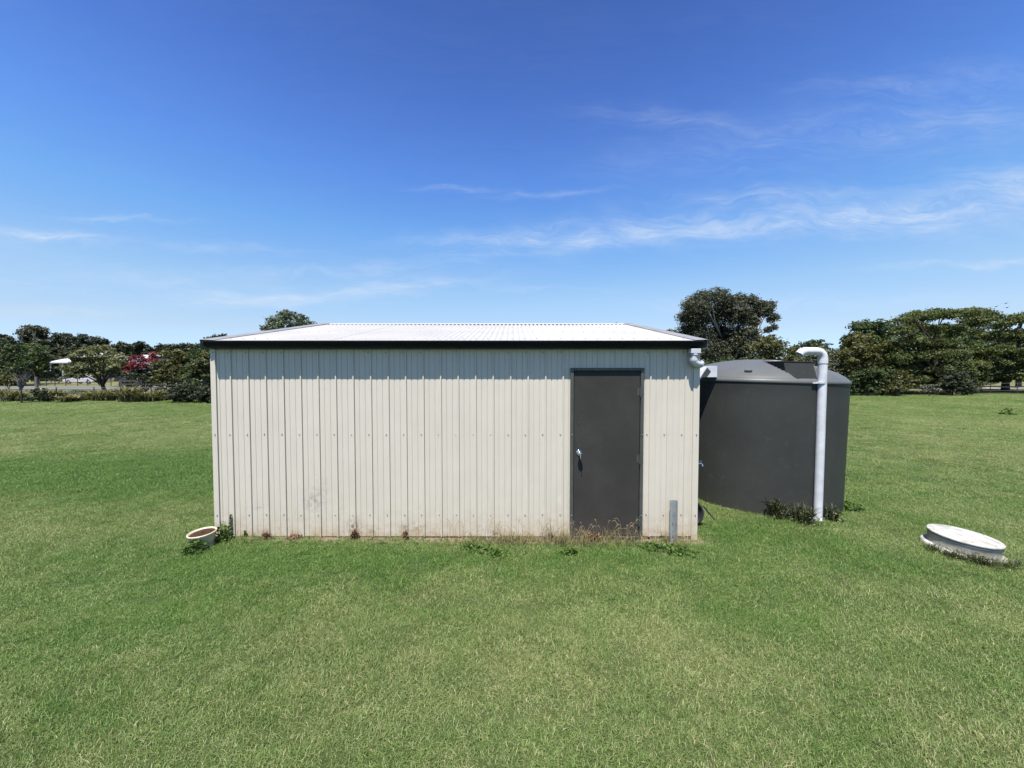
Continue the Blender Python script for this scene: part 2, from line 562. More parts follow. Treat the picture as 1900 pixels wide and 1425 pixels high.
M_wall = wall_mat()
M_blade = blade_mat()
M_ground = ground_mat()
M_door = door_mat()
M_frame = simple('grey_frame_paint', (0.056, 0.060, 0.058), (0.072, 0.076, 0.073), 6, 0.4, spec=0.4)
M_roof = simple('white_roof_steel', (0.385, 0.380, 0.365), (0.345, 0.342, 0.330), 1.5, 0.5, spec=0.3)
M_barge = simple('grey_flashing', (0.17, 0.172, 0.18), (0.22, 0.222, 0.23), 3, 0.5, spec=0.2)
M_gutter = simple('black_gutter_paint', (0.004, 0.0045, 0.008), (0.006, 0.0065, 0.010), 3, 0.35, spec=0.2)
M_galv = simple('galvanised_steel', (0.34, 0.37, 0.40), (0.46, 0.49, 0.51), 22, 0.42, metal=0.55)
M_screw = simple('zinc_screw', (0.50, 0.48, 0.43), (0.38, 0.36, 0.32), 60, 0.35, metal=0.5)
M_rubber = simple('black_washer', (0.03, 0.03, 0.03), rough=0.7)
M_conc = simple('slab_concrete', (0.13, 0.10, 0.075), (0.20, 0.165, 0.125), 8, 0.9, spec=0.2, bump=0.6)
M_lid = simple('white_weathered_lid', (0.45, 0.448, 0.43), (0.25, 0.24, 0.205), 9, 0.6, spec=0.3, bump=0.15, bscale=30)
M_lidside = simple('pale_weathered_concrete', (0.24, 0.225, 0.185), (0.38, 0.37, 0.33), 8, 0.8, spec=0.2, bump=0.3)
M_groove = simple('lid_groove_grey', (0.20, 0.195, 0.18), (0.24, 0.235, 0.22), 8, 0.8)  # even grey for the flat groove strips on the cover
M_pvc = simple('white_pvc', (0.57, 0.585, 0.63), (0.45, 0.46, 0.49), 6, 0.38, spec=0.45)
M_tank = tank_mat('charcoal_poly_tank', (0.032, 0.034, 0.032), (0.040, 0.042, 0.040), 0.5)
M_dome = tank_mat('charcoal_poly_sunlit', (0.078, 0.083, 0.083), (0.098, 0.103, 0.103), 0.42, False)  # same plastic as the wall; sunlight on the top is put into the colour
M_black = simple('black_plastic', (0.016, 0.016, 0.020), (0.028, 0.028, 0.034), 6, 0.4)
M_mesh = simple('dark_mesh', (0.02, 0.028, 0.026), (0.05, 0.06, 0.055), 60, 0.7)
M_chrome = simple('bright_chrome', (0.78, 0.77, 0.74), (0.7, 0.69, 0.66), 30, 0.18, metal=1.0)
M_cream = simple('cream_glazed_pot', (0.50, 0.46, 0.34), (0.42, 0.38, 0.27), 12, 0.45, bump=0.1)
M_soil = simple('potting_soil', (0.022, 0.013, 0.010), (0.075, 0.042, 0.030), 60, 0.95, spec=0.1, bump=1.0, bscale=60)
M_bark = simple('grey_brown_bark', (0.10, 0.085, 0.07), (0.19, 0.165, 0.14), 5, 0.9, spec=0.15, bump=0.6)
M_darkbark = simple('dark_bark', (0.035, 0.028, 0.024), (0.07, 0.058, 0.048), 5, 0.9, spec=0.15, bump=0.6)
M_palebark = simple('pale_gum_bark', (0.55, 0.52, 0.47), (0.36, 0.33, 0.30), 4, 0.8, spec=0.2)
M_road = simple('road_asphalt', (0.10, 0.10, 0.105), (0.14, 0.138, 0.14), 3, 0.9, spec=0.2, bump=0.3)
M_track = simple('gravel_track', (0.30, 0.27, 0.24), (0.38, 0.35, 0.31), 3, 0.95, spec=0.1, bump=0.4)
M_post = simple('weathered_timber', (0.11, 0.105, 0.10), (0.18, 0.17, 0.16), 9, 0.9, spec=0.15, bump=0.4)
M_dkpost = simple('dark_steel_picket', (0.03, 0.028, 0.026), (0.055, 0.05, 0.045), 9, 0.8)
M_rail = simple('sun_bleached_rail', (0.50, 0.47, 0.42), (0.60, 0.57, 0.52), 5, 0.8)
M_wire = simple('fence_wire', (0.22, 0.22, 0.22), rough=0.5, metal=0.4)
M_weather = simple('weatherboard_shade_blue', (0.20, 0.22, 0.27), (0.25, 0.27, 0.32), 2, 0.6)  # blue-grey shadow on the house walls is put into the colour
M_whitep = simple('white_gloss_paint', (0.46, 0.46, 0.455), (0.40, 0.40, 0.40), 2, 0.4)
M_glass = simple('dark_window_glass', (0.012, 0.015, 0.02), rough=0.12, spec=0.8)
M_carp = simple('white_car_paint', (0.42, 0.43, 0.46), (0.38, 0.39, 0.42), 2, 0.25, spec=0.4)
M_tyre = simple('tyre_rubber', (0.018, 0.018, 0.018), (0.03, 0.03, 0.03), 8, 0.8)
M_hub = simple('wheel_alloy', (0.45, 0.45, 0.46), rough=0.35, metal=0.8)
M_bird = simple('dark_feathers', (0.04, 0.04, 0.045), rough=0.8)

L_gum = leaf_mat('leaf_gum_grey', (0.030, 0.040, 0.022), (0.105, 0.112, 0.070), (0.16, 0.16, 0.10), 0.2)
L_gum2 = leaf_mat('leaf_gum_dark', (0.022, 0.034, 0.018), (0.062, 0.076, 0.042), None, 0.2)
L_ever = leaf_mat('leaf_evergreen', (0.022, 0.042, 0.014), (0.070, 0.100, 0.032), None, 0.2)
L_olive = leaf_mat('leaf_olive', (0.060, 0.072, 0.020), (0.130, 0.130, 0.045), (0.16, 0.13, 0.05), 0.25)
L_acacia = leaf_mat('leaf_feathery', (0.075, 0.092, 0.034), (0.205, 0.215, 0.105), (0.30, 0.30, 0.18), 0.25)
L_bright = leaf_mat('leaf_spreading', (0.034, 0.058, 0.016), (0.140, 0.165, 0.054), (0.22, 0.23, 0.10), 0.28)
L_mid = leaf_mat('leaf_mid_green', (0.032, 0.060, 0.020), (0.095, 0.130, 0.045), (0.14, 0.17, 0.08), 0.25)
L_grey = leaf_mat('leaf_silver_grey', (0.10, 0.115, 0.085), (0.22, 0.235, 0.18), None, 0.2)
L_red = leaf_mat('blossom_crimson', (0.12, 0.016, 0.024), (0.27, 0.050, 0.064), None, 0.3)
L_flax = leaf_mat('leaf_strap_yellow', (0.035, 0.045, 0.018), (0.27, 0.26, 0.13), (0.62, 0.58, 0.38), 0.25)
L_dry = leaf_mat('dry_grass_stem', (0.13, 0.125, 0.05), (0.44, 0.38, 0.22), None, 0.25)
L_weed = leaf_mat('weed_leaf', (0.038, 0.085, 0.016), (0.13, 0.21, 0.050), None, 0.3)
L_dark = leaf_mat('weed_dark', (0.018, 0.028, 0.010), (0.075, 0.095, 0.035), (0.20, 0.20, 0.10), 0.2)
L_brown = leaf_mat('dead_leaf', (0.10, 0.060, 0.035), (0.26, 0.165, 0.10), None, 0.15)

# ------------------------------------------------------------------ ground, road
def axis(n, near, far, a0=0.0):
    t = np.linspace(-1, 1, n)
    return np.sign(t) * (np.abs(t) * near + (np.abs(t) ** 5) * (far - near)) + a0


gx = axis(181, 25, 900)
gy = axis(181, 40, 900, 12.0)
X, Y = np.meshgrid(gx, gy)
Z = gz(X, Y)
V = np.stack([X.ravel(), Y.ravel(), Z.ravel()], 1)
n = len(gx)
ii, jj = np.meshgrid(np.arange(n - 1), np.arange(len(gy) - 1))
a = (jj * n + ii).ravel()
F = np.stack([a, a + 1, a + n + 1, a + n], 1)
o = np_mesh('lawn_ground', V, F, M_ground)
tag(o, 'grass covered ground of the field', None, None, 'structure')


def sheet(name, pts, z, mat, label):
    me = bpy.data.meshes.new(name)
    me.from_pydata([(p[0], p[1], z) for p in pts], [], [tuple(range(len(pts)))])
    o = link(name, me, mat)
    return tag(o, label, None, None, 'structure')


sheet('road', [(-200, 44.5), (-20, 41.5), (-20, 48.0), (-200, 52)], 0.05, M_road, 'grey sealed road beyond the left hedge')
sheet('driveway', [(-95, 58), (-62, 58.0), (-62, 59.3), (-95, 60)], 0.06, M_track, 'pale gravel driveway in front of the white roofed house')
sheet('lane', [(36, 44.5), (90, 44.5), (90, 47.0), (36, 47.0)], 0.05, M_track, 'pale lane behind the right hand fence')

# ------------------------------------------------------------------ shed
SY = 4.72
SX0, SX1 = -3.69, 2.30
RIDGE_Y = 7.64
EAVE_Z, RIDGE_Z = 2.42, 2.985
DEPTH = (RIDGE_Y - SY) * 2
shed = thing('garden_shed', 'cream ribbed steel shed with white corrugated roof and charcoal door', 'shed', ((SX0 + SX1) / 2, SY, 0))
shed_inv = Matrix.Translation(-shed.location)


def spart(o):
    """geometry is written in world coordinates; bring it under the shed"""
    o.data.transform(shed_inv)
    return o


PITCHX = 32.42 / 713 * SY
RX0 = (429 - 950) / 713 * SY
DX0, DX1 = 0.715, 1.615           # door frame outer
DTOP = 2.125


def profile(x0, x1, yb, ribs, h=0.016):
    """cross-section (x, y) of trapezoidal cladding between x0 and x1"""
    pts = []
    rng = random.Random(int(x0 * 1000) + 5)
    for r in ribs:
        pts += [(r - 0.013, 0), (r - 0.007, -h), (r + 0.007, -h), (r + 0.0095, 0)]
        for q_ in (1 / 3, 2 / 3):
            c = r + PITCHX * q_
            pts += [(c - 0.005, 0.0), (c - 0.0018, 0.005), (c + 0.0018, 0.005), (c + 0.005, 0.0)]
            pts += [(c - PITCHX / 6, -0.0008 + rng.uniform(-.0006, .0006))]
        pts += [(r + PITCHX * 5 / 6, -0.0008)]
    pts = sorted(p for p in pts if x0 < p[0] < x1)
    return [(x0, 0)] + pts + [(x1, 0)]


def wall_sheet(x0, x1, yb, z0, z1, hole=None, flip=False, name='wall_panel', ribs=None):
    ribs = ribs if ribs is not None else [RX0 + PITCHX * k for k in range(-2, 29)]
    pr = profile(x0, x1, yb, ribs)
    if hole:
        hx0, hx1, hz = hole
        ext = []
        for h_ in (hx0, hx1):
            if x0 < h_ < x1:
                for i in range(len(pr) - 1):
                    if pr[i][0] <= h_ <= pr[i + 1][0]:
                        t = (h_ - pr[i][0]) / max(1e-6, pr[i + 1][0] - pr[i][0])
                        ext.append((h_, pr[i][1] + t * (pr[i + 1][1] - pr[i][1])))
        pr = sorted(pr + ext)
    mb = MB()
    zs = [z0, 0.4, 0.9, 1.5, z1]
    if hole:
        zs = sorted(set(zs + [hz]))
    for i in range(len(pr) - 1):
        (xa, ya), (xb, yb_) = pr[i], pr[i + 1]
        if xb - xa < 1e-5:
            continue
        inside = hole and (xa + xb) / 2 > hole[0] and (xa + xb) / 2 < hole[1]
        lo = hole[2] if inside else z0
        zz = [q_ for q_ in zs if q_ >= lo]
        s_ = -1 if flip else 1
        for k in range(len(zz) - 1):
            mb.add([(xa, yb + ya * s_, zz[k]), (xb, yb + yb_ * s_, zz[k]), (xb, yb + yb_ * s_, zz[k + 1]), (xa, yb + ya * s_, zz[k + 1])], [(0, 1, 2, 3)])
    o = mb.build(name, M_wall, shed)
    # weld so the sheet is one surface
    bm = bmesh.new(); bm.from_mesh(o.data)
    bmesh.ops.remove_doubles(bm, verts=bm.verts, dist=1e-5)
    bm.to_mesh(o.data); bm.free()
    return spart(o)


edges = [SX0 + 0.012]
k = 3.5
while RX0 + PITCHX * (k - 0.44) < SX1 - 0.2:
    edges.append(RX0 + PITCHX * (k - 0.44 + 0.0))
    k += 4
edges.append(SX1 - 0.012)
for i in range(len(edges) - 1):
    wall_sheet(edges[i], edges[i + 1], SY - 0.0011 * (i % 2), 0.030, 2.40, (DX0 + 0.03, DX1 - 0.03, DTOP - 0.03))
# back wall and side walls
wall_sheet(SX0 + 0.01, SX1 - 0.01, SY + DEPTH, 0.03, 2.40, None, True, 'rear_wall')
for xs, sgn in ((SX0, -1), (SX1, 1)):
    mb = MB()
    y = SY + 0.03
    pts = []
    nr = int(DEPTH / PITCHX)
    prof = [(SY + 0.01, 0)]
    for r in range(nr + 1):
        c = SY + 0.12 + r * PITCHX
        if c + 0.02 > SY + DEPTH: break
        prof += [(c - 0.012, 0), (c - 0.007, 0.013), (c + 0.007, 0.013), (c + 0.012, 0)]
        prof += [(c + PITCHX / 3 - .004, 0), (c + PITCHX / 3, -.003), (c + PITCHX / 3 + .004, 0)]
    prof = [p for p in prof if p[0] < SY + DEPTH - 0.01] + [(SY + DEPTH - 0.01, 0)]
    for i in range(len(prof) - 1):
        (ya, da), (yb_, db) = prof[i], prof[i + 1]
        za = EAVE_Z - 0.03 + (RIDGE_Z - EAVE_Z) * (1 - abs(ya - RIDGE_Y) / (RIDGE_Y - SY)) - 0.02
        zb = EAVE_Z - 0.03 + (RIDGE_Z - EAVE_Z) * (1 - abs(yb_ - RIDGE_Y) / (RIDGE_Y - SY)) - 0.02
        q4 = [(xs + sgn * (da - 0.014), ya, 0.03), (xs + sgn * (db - 0.014), yb_, 0.03), (xs + sgn * (db - 0.014), yb_, zb), (xs + sgn * (da - 0.014), ya, za)]
        mb.add(q4, [(0, 1, 2, 3) if sgn > 0 else (3, 2, 1, 0)])
    spart(mb.build('side_wall', M_wall, shed))
# corner flashings
for xs, sgn, zb, wd in ((SX0, 1, 0.0, 0.062), (SX1, -1, -0.012, 0.075)):
    mb = MB()
    for yy, yy2 in ((SY - 0.016, SY - 0.014),):
        mb.bbox(min(xs, xs + sgn * wd), max(xs, xs + sgn * wd), SY - 0.0165, SY - 0.0145, zb, 2.385, 0.0006)
    mb.box(min(xs, xs + sgn * 0.002), max(xs, xs + sgn * 0.002), SY - 0.0145, SY + 0.09, zb, 2.385)
    mb.box(min(xs + sgn * wd, xs + sgn * (wd - 0.002)), max(xs + sgn * wd, xs + sgn * (wd - 0.002)), SY - 0.0145, SY - 0.004, zb, 2.385)
    spart(mb.build('corner_flashing', M_wall, shed))
    mb = MB()
    mb.box(min(xs, xs + sgn * 0.07), max(xs, xs + sgn * 0.07), SY + DEPTH + 0.0145, SY + DEPTH + 0.0165, zb, 2.385)
    spart(mb.build('corner_flashing', M_wall, shed))
# slab
mb = MB().bbox(SX0 + 0.015, SX1 - 0.015, SY + 0.004, SY + DEPTH - 0.005, -0.20, 0.0335, 0.01)
spart(mb.build('floor_slab', M_conc, shed))
# roof sheets: corrugated, front and rear slope
slope = (RIDGE_Z - EAVE_Z) / (RIDGE_Y - (SY - 0.10))
RXA, RXB = SX0 - 0.02, SX1 + 0.02
ns = 8
CORR = 0.0762
for side in (0, 1):
    for i in range(ns):
        xa = RXA + (RXB - RXA) * i / ns
        xb = RXA + (RXB - RXA) * (i + 1) / ns
        nx = max(4, int((xb - xa) / (CORR / 8)))
        xs_ = np.linspace(xa, xb, nx + 1)
        zz = 0.0105 * np.cos(2 * PI * xs_ / CORR) + 0.0009 * (i % 2)
        rows = []
        for t in (0.0, 0.35, 0.7, 1.0):
            yy = (SY - 0.10) + t * (RIDGE_Y - SY + 0.10)
            z_ = EAVE_Z + 0.022 + slope * (yy - (SY - 0.10))
            if side:
                yy = 2 * RIDGE_Y - yy
            rows.append(np.stack([xs_, np.full_like(xs_, yy), zz + z_], 1))
        V = np.concatenate(rows)
        m_ = nx + 1
        F = []
        for r in range(3):
            for c in range(nx):
                q4 = (r * m_ + c, r * m_ + c + 1, (r + 1) * m_ + c + 1, (r + 1) * m_ + c)
                F.append(q4 if not side else q4[::-1])
        o = np_mesh('roof_sheet', V, np.array(F), M_roof, shed)
        o.data.polygons.foreach_set('use_smooth', [True] * len(F))
        spart(o)
# ridge cap, notched over the corrugations
mb = MB()
for s_ in (-1, 1):
    y1 = RIDGE_Y + s_ * 0.15
    z1 = RIDGE_Z + 0.036 - slope * 0.15
    q4 = [(RXA, RIDGE_Y, RIDGE_Z + 0.045), (RXB, RIDGE_Y, RIDGE_Z + 0.045), (RXB, y1, z1), (RXA, y1, z1)]
    mb.add(q4, [(3, 2, 1, 0) if s_ < 0 else (0, 1, 2, 3)])
    kx = RXA
    while kx < RXB - CORR:
        a0 = kx + CORR * 0.5 - CORR * 0.18; a1 = kx + CORR * 0.5 + CORR * 0.18
        q4 = [(a0, y1, z1), (a1, y1, z1), (a1 - 0.006, y1, z1 - 0.02), (a0 + 0.006, y1, z1 - 0.02)]
        mb.add(q4, [(3, 2, 1, 0)])
        kx += CORR
spart(mb.build('ridge_cap', M_roof, shed))
# barge caps along both gable edges
for xs, sgn, wd in ((RXA, 1, 0.13), (RXB, -1, 0.12)):
    mb = MB()
    for s_ in (-1, 1):
        ya = RIDGE_Y + s_ * (RIDGE_Y - SY + 0.10); yb_ = RIDGE_Y + s_ * 0.0
        za, zb = EAVE_Z + 0.045, RIDGE_Z + 0.052
        xi = xs + sgn * wd; xo = xs - sgn * 0.03
        V = [(xo, ya, za), (xi, ya, za - 0.006), (xi, yb_, zb - 0.006), (xo, yb_, zb), (xo, ya, za - 0.11), (xo, yb_, zb - 0.11), (xi, ya, za - 0.022), (xi, yb_, zb - 0.022)]
        fs = [(0, 1, 2, 3), (0, 3, 5, 4), (1, 6, 7, 2)]
        if (sgn * s_) > 0:
            fs = [f[::-1] for f in fs]
        mb.add(V, fs)
    spart(mb.build('barge_cap', M_barge, shed))


# gutter: quad profile with end caps
def extrude_x(mb, prof, x0, x1, caps=True, smooth=False):
    n_ = len(prof)
    V = [(x0, p[0], p[1]) for p in prof] + [(x1, p[0], p[1]) for p in prof]
    F = [(i, i + 1, n_ + i + 1, n_ + i) for i in range(n_ - 1)]
    mb.add(V, F, smooth)
    if caps:
        mb.add([(x0, p[0], p[1]) for p in prof], [tuple(range(n_))[::-1]])
        mb.add([(x1, p[0], p[1]) for p in prof], [tuple(range(n_))])
    return mb


gpr = [(4.578, 2.441), (4.563, 2.449), (4.553, 2.446), (4.552, 2.436), (4.561, 2.428), (4.570, 2.400), (4.578, 2.386), (4.600, 2.378), (4.601, 2.370), (4.612, 2.364), (4.650, 2.357), (4.700, 2.357), (4.700, 2.43)]
gm = MB()
extrude_x(gm, gpr, -3.655, 2.262)
spart(gm.build('gutter', M_gutter, shed))
mb = MB()
mb.box(SX0 + 0.01, SX1 - 0.01, SY - 0.018, SY - 0.016, 2.352, 2.43)
spart(mb.build('fascia_strip', simple('fascia_shadow_brown', (0.06, 0.045, 0.035), rough=0.6), shed))  # fascia coloured with the brown-black shadow line under the gutter

# door frame, leaf, hinges, knob
df = MB()
df.bbox(DX0, DX0 + 0.040, SY - 0.030, SY + 0.02, 0.012, DTOP, 0.002)
df.bbox(DX1 - 0.040, DX1, SY - 0.030, SY + 0.02, 0.012, DTOP, 0.002)
df.bbox(DX0 + 0.041, DX1 - 0.041, SY - 0.0295, SY + 0.02, DTOP - 0.034, DTOP, 0.002)
df.bbox(DX0 + 0.041, DX1 - 0.041, SY - 0.0285, SY + 0.02, 0.012, 0.040, 0.002)
frame = spart(df.build('door_frame', M_frame, shed))
leaf = MB().bbox(DX0 + 0.047, DX1 - 0.046, SY - 0.016, SY + 0.018, 0.048, DTOP - 0.040, 0.003)
door = spart(leaf.build('door', M_door, shed))


def sub(o, par):
    """make o a child of part par, both already brought under the shed"""
    o.parent = par
    return o


for v_ in (727, 852, 967):
    p = P(1189, v_, SY - 0.03)
    hb = MB()
    hb.tube([(DX1 - 0.044, SY - 0.036, p.z - 0.06), (DX1 - 0.044, SY - 0.036, p.z + 0.06)], 0.008, 8)
    hb.box(DX1 - 0.040, DX1 - 0.012, SY - 0.0325, SY - 0.0305, p.z - 0.045, p.z + 0.045)
    hb.box(DX1 - 0.078, DX1 - 0.052, SY - 0.019, SY - 0.0165, p.z - 0.045, p.z + 0.045)
    sub(spart(hb.build('hinge', M_frame, door)), door)
kp = P(1075, 841, SY - 0.06)
kb = MB()
km = Matrix.Translation((kp.x, SY - 0.016, kp.z)) @ Matrix.Rotation(PI / 2, 4, 'X')
kb.lathe([(0.0, 0.006), (0.030, 0.006), (0.033, 0.001), (0.033, 0.0)], 24, km)
kb.lathe([(0.012, 0.006), (0.011, 0.035), (0.020, 0.042), (0.027, 0.052), (0.029, 0.064), (0.026, 0.076), (0.016, 0.083), (0.0, 0.085)], 24, km)
sub(spart(kb.build('door_knob', M_chrome, door)), door)
kb = MB()
kb.tube([(kp.x + 0.004, SY - 0.100, kp.z), (kp.x + 0.005, SY - 0.106, kp.z - 0.02), (kp.x + 0.006, SY - 0.104, kp.z - 0.055)], [0.003, 0.003, 0.005], 6)
sub(spart(kb.build('key', M_galv, door)), door)

# screws: rows of hex heads, too small to pick apart
sm_ = MB()
wsm = MB()
rs = random.Random(4)


def hexscrew(x_, z_, y_=SY, r=0.0065):
    m = Matrix.Translation((x_, y_, z_)) @ Matrix.Rotation(PI / 2, 4, 'X')
    wsm.lathe([(r * 1.3, 0.0), (r * 1.3, 0.0015), (0, 0.0015)], 10, m, False)
    sm_.lathe([(r, 0.001), (r, 0.007), (r * 0.6, 0.0085), (0, 0.0085)], 6, m, False)


ribs = [RX0 + PITCHX * k for k in range(-1, 28)]
for r in ribs:
    for row, (v_) in enumerate((654, 806, 955)):
        xs = r - 0.034
        zz = P(950, v_, SY).z
        if xs < SX0 + 0.07 or xs > SX1 - 0.09:
            continue
        if DX0 - 0.01 < xs < DX1 + 0.01:
            if row == 0:
                hexscrew(xs, zz)
            continue
        hexscrew(xs + rs.uniform(-.003, .003), zz + rs.uniform(-.004, .004))
for zz in (P(950, 806, SY).z, P(950, 955, SY).z, P(950, 654, SY).z):
    hexscrew(SX0 + 0.035, zz, SY - 0.0165); hexscrew(SX1 - 0.03, zz, SY - 0.0165)
for zz in (P(950, 806, SY).z, P(950, 955, SY).z):
    hexscrew(DX0 + 0.02, zz, SY - 0.030, 0.006); hexscrew(DX1 - 0.02, zz, SY - 0.030, 0.006)
for i in range(4):
    hexscrew(DX0 + 0.10 + i * 0.214, DTOP - 0.017, SY - 0.0295, 0.005)
o = spart(sm_.build('wall_screws', M_screw, shed)); o['kind'] = 'stuff'
o = spart(wsm.build('screw_washers', M_rubber, shed)); o['kind'] = 'stuff'
# roof screws, three rows a slope, on every other crest
sm_ = MB()
for t in (0.06, 0.38, 0.70):
    yy = (SY - 0.10) + t * (RIDGE_Y - SY + 0.10)
    z_ = EAVE_Z + 0.03 + slope * (yy - (SY - 0.10))
    kx = math.ceil(RXA / CORR) * CORR
    i = 0
    while kx < RXB:
        if i % 2 == 0:
            for yb_ in (yy, 2 * RIDGE_Y - yy):
                sm_.lathe([(0.011, 0.0), (0.009, 0.004), (0.006, 0.0045), (0.006, 0.011), (0, 0.012)], 7, Matrix.Translation((kx, yb_, z_)), False)
        kx += CORR; i += 1
o = spart(sm_.build('roof_screws', M_screw, shed)); o['kind'] = 'stuff'

# downpipe outlet at the right end of the gutter
mb = MB()
pa, pb_ = P(1280, 646, 4.62), P(1298, 655, 4.62)
mb.bbox(pa.x, pb_.x, 4.58, 4.665, pb_.z - 0.005, 2.355, 0.004)
dp = spart(mb.build('downpipe', M_pvc, shed))
mb = MB()
cx_ = (pa.x + pb_.x) / 2 - 0.0
z0 = pb_.z
pl = [(cx_, 4.622, z0 + 0.002), (cx_ - 0.004, 4.622, z0 - 0.035), (cx_ - 0.012, 4.624, z0 - 0.065), (cx_ - 0.002, 4.628, z0 - 0.10), (cx_ + 0.03, 4.635, z0 - 0.128), (cx_ + 0.075, 4.66, z0 - 0.135), (cx_ + 0.115, 4.70, z0 - 0.128), (cx_ + 0.14, 4.76, z0 - 0.118)]
mb.tube(pl, [0.040, 0.037, 0.042, 0.043, 0.043, 0.042, 0.041, 0.040], 16)
sub(spart(mb.build('pipe_elbow', M_pvc, dp)), dp)
mb = MB()
mb.tube([pl[-1], (cx_ + 0.15, 5.3, z0 - 0.11), (cx_ + 0.15, 7.2, z0 - 0.1)], 0.040, 14)
sub(spart(mb.build('connecting_pipe', M_pvc, dp)), dp)
mb = MB()
for a_, b_2 in ((0, 1), (2, 3), (5, 6)):
    v0, v1 = Vector(pl[a_]), Vector(pl[b_2])
    mb.tube([v0.lerp(v1, .3), v0.lerp(v1, .7)], 0.0455, 16)
sub(spart(mb.build('joint_collar', M_pvc, dp)), dp)

# small tap at the shed's right wall
t = thing('garden_tap', 'small chrome tap at the right wall of the shed above the black drum', 'tap', P(1298, 860, 5.0))
mb = MB()
mb.tube([(-0.03, 0, 0), (0.03, 0, 0)], 0.011, 8); mb.tube([(0.022, 0, 0.0), (0.032, -0.01, -0.012), (0.034, -0.012, -0.035)], 0.010, 8)
mb.build('spout', M_chrome, t)
mb = MB(); mb.tube([(0.01, 0, 0.01), (0.01, 0, 0.028)], 0.005, 6); mb.box(-0.012, 0.032, -0.005, 0.005, 0.028, 0.036)
mb.build('tap_handle', M_chrome, t)

# ------------------------------------------------------------------ steel channel off-cut standing against the wall
p0, p1 = P(1243, 1000, 4.64), P(1256.5, 929, 4.64)
t = thing('steel_channel', 'short galvanised steel channel standing upright against the cream wall right of the door', 'steel channel', ((p0.x + p1.x) / 2, 4.66, -0.01))
w_ = (p1.x - p0.x) / 2; hh = p1.z + 0.01
cp = [(-w_ + 0.0, -0.028), (-w_, -0.045), (-w_ + 0.016, -0.045)]
mb = MB()
th = 0.002
mb.box(-w_, w_, 0.0, th, 0, hh)
mb.box(-w_, -w_ + th, -0.042, 0.0, 0, hh - 0.006)
mb.box(w_ - th, w_, -0.042, 0.0, 0, hh)
mb.box(-w_ + th, -w_ + 0.014, -0.042, -0.042 + th, 0, hh - 0.008)
mb.box(w_ - 0.014, w_ - th, -0.042, -0.042 + th, 0, hh - 0.003)
mb.build('channel', M_galv, t)
mb = MB()
for zz in (P(950, 955, 4.62).z, 0.09):
    mb = MB()
    mb.lathe([(0.007, 0), (0.007, 0.008), (0, 0.009)], 6, Matrix.Translation((-w_ + 0.02, -0.0422, zz)) @ Matrix.Rotation(PI / 2, 4, 'X'), False)
    mb.build('bolt', M_chrome, t)

# ------------------------------------------------------------------ tank
TC = Vector((4.22, 6.71, 0)); TC.z = float(gz(TC.x, TC.y)) - 0.02
TR = 1.245
tank = thing('water_tank', 'round charcoal plastic rainwater tank with domed top beside the shed', 'water tank', TC)
tank.rotation_euler = (0, R(1.3), 0)
TH = 2.035
mb = MB()
prof = [(TR * 0.985, -0.12)]
for i in range(9):
    z_ = 0.0 + TH * i / 8.0 * 0.965
    prof.append((TR * (0.990 + 0.006 * i / 8), z_))
prof += [(TR * 0.998, TH * 0.972), (TR + 0.003, TH * 0.976)]
mb.lathe(prof, 128)
mb.build('tank_wall', M_tank, tank)
mb = MB()
mb.lathe([(TR - 0.004, TH - 0.062), (TR + 0.006, TH - 0.058), (TR + 0.010, TH - 0.048), (TR + 0.008, TH - 0.030), (TR - 0.001, TH - 0.012), (TR - 0.014, TH + 0.002), (TR - 0.030, TH + 0.012), (TR - 0.05, TH + 0.016)], 128)
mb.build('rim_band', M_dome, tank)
# dome with a recess near the front for the inlet housing
INL = Vector((0.10, -0.80))                      # recess centre in tank plan
def dome_z(r):
    t_ = min(r / (TR - 0.03), 1.0)
    return TH + 0.012 + 0.31 * (1 - t_ ** 2.2) ** 0.78
nr_, na_ = 70, 220
V = [(0, 0, dome_z(0))]
for i in range(1, nr_ + 1):
    r_ = (TR - 0.028) * i / nr_
    for k in range(na_):
        a_ = 2 * PI * k / na_
        px_, py_ = r_ * math.cos(a_), r_ * math.sin(a_)
        z_ = dome_z(r_)
        # recess: an ellipse sunk to just above the rim
        dx_, dy_ = (px_ - INL.x + 0.03) / 0.33, (py_ - INL.y - 0.0) / 0.58
        dd = math.hypot(dx_, dy_)
        if dd < 1.0:
            fl = TH + 0.012
            s_ = min(1.0, max(0.0, (1.0 - dd) / 0.035))
            z_ = z_ * (1 - s_) + min(z_, fl) * s_
        V.append((px_, py_, z_))
F = [(0, 1 + k, 1 + (k + 1) % na_) for k in range(na_)]
for i in range(nr_ - 1):
    for k in range(na_):
        k2 = (k + 1) % na_
        F.append((1 + i * na_ + k, 1 + (i + 1) * na_ + k, 1 + (i + 1) * na_ + k2, 1 + i * na_ + k2))
me = bpy.data.meshes.new('dome')
me.from_pydata(V, [], F)
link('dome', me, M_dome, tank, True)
# inlet housing standing in the recess
mb = MB()
hx0_, hx1_, hy0, hy1 = INL.x - 0.235, INL.x + 0.235, INL.y - 0.10, INL.y + 0.42
zb_, zt_ = TH + 0.0, TH + 0.265
V = [(hx0_ + 0.03, hy0, zb_), (hx1_ + 0.02, hy0, zb_), (hx1_ + 0.02, hy1, zb_), (hx0_ + 0.03, hy1, zb_), (hx0_, hy0 + 0.05, zt_), (hx1_ - 0.03, hy0 + 0.05, zt_), (hx1_ - 0.03, hy1, zt_), (hx0_, hy1, zt_)]
mb.add(V, [(4, 5, 6, 7), (0, 1, 5, 4), (1, 2, 6, 5), (2, 3, 7, 6), (3, 0, 4, 7)])
hs = mb.build('inlet_housing', M_tank, tank)
mb = MB().bbox(hx0_ - 0.012, hx1_ - 0.018, hy0 + 0.04, hy1 + 0.01, zt_ - 0.004, zt_ + 0.012, 0.004)
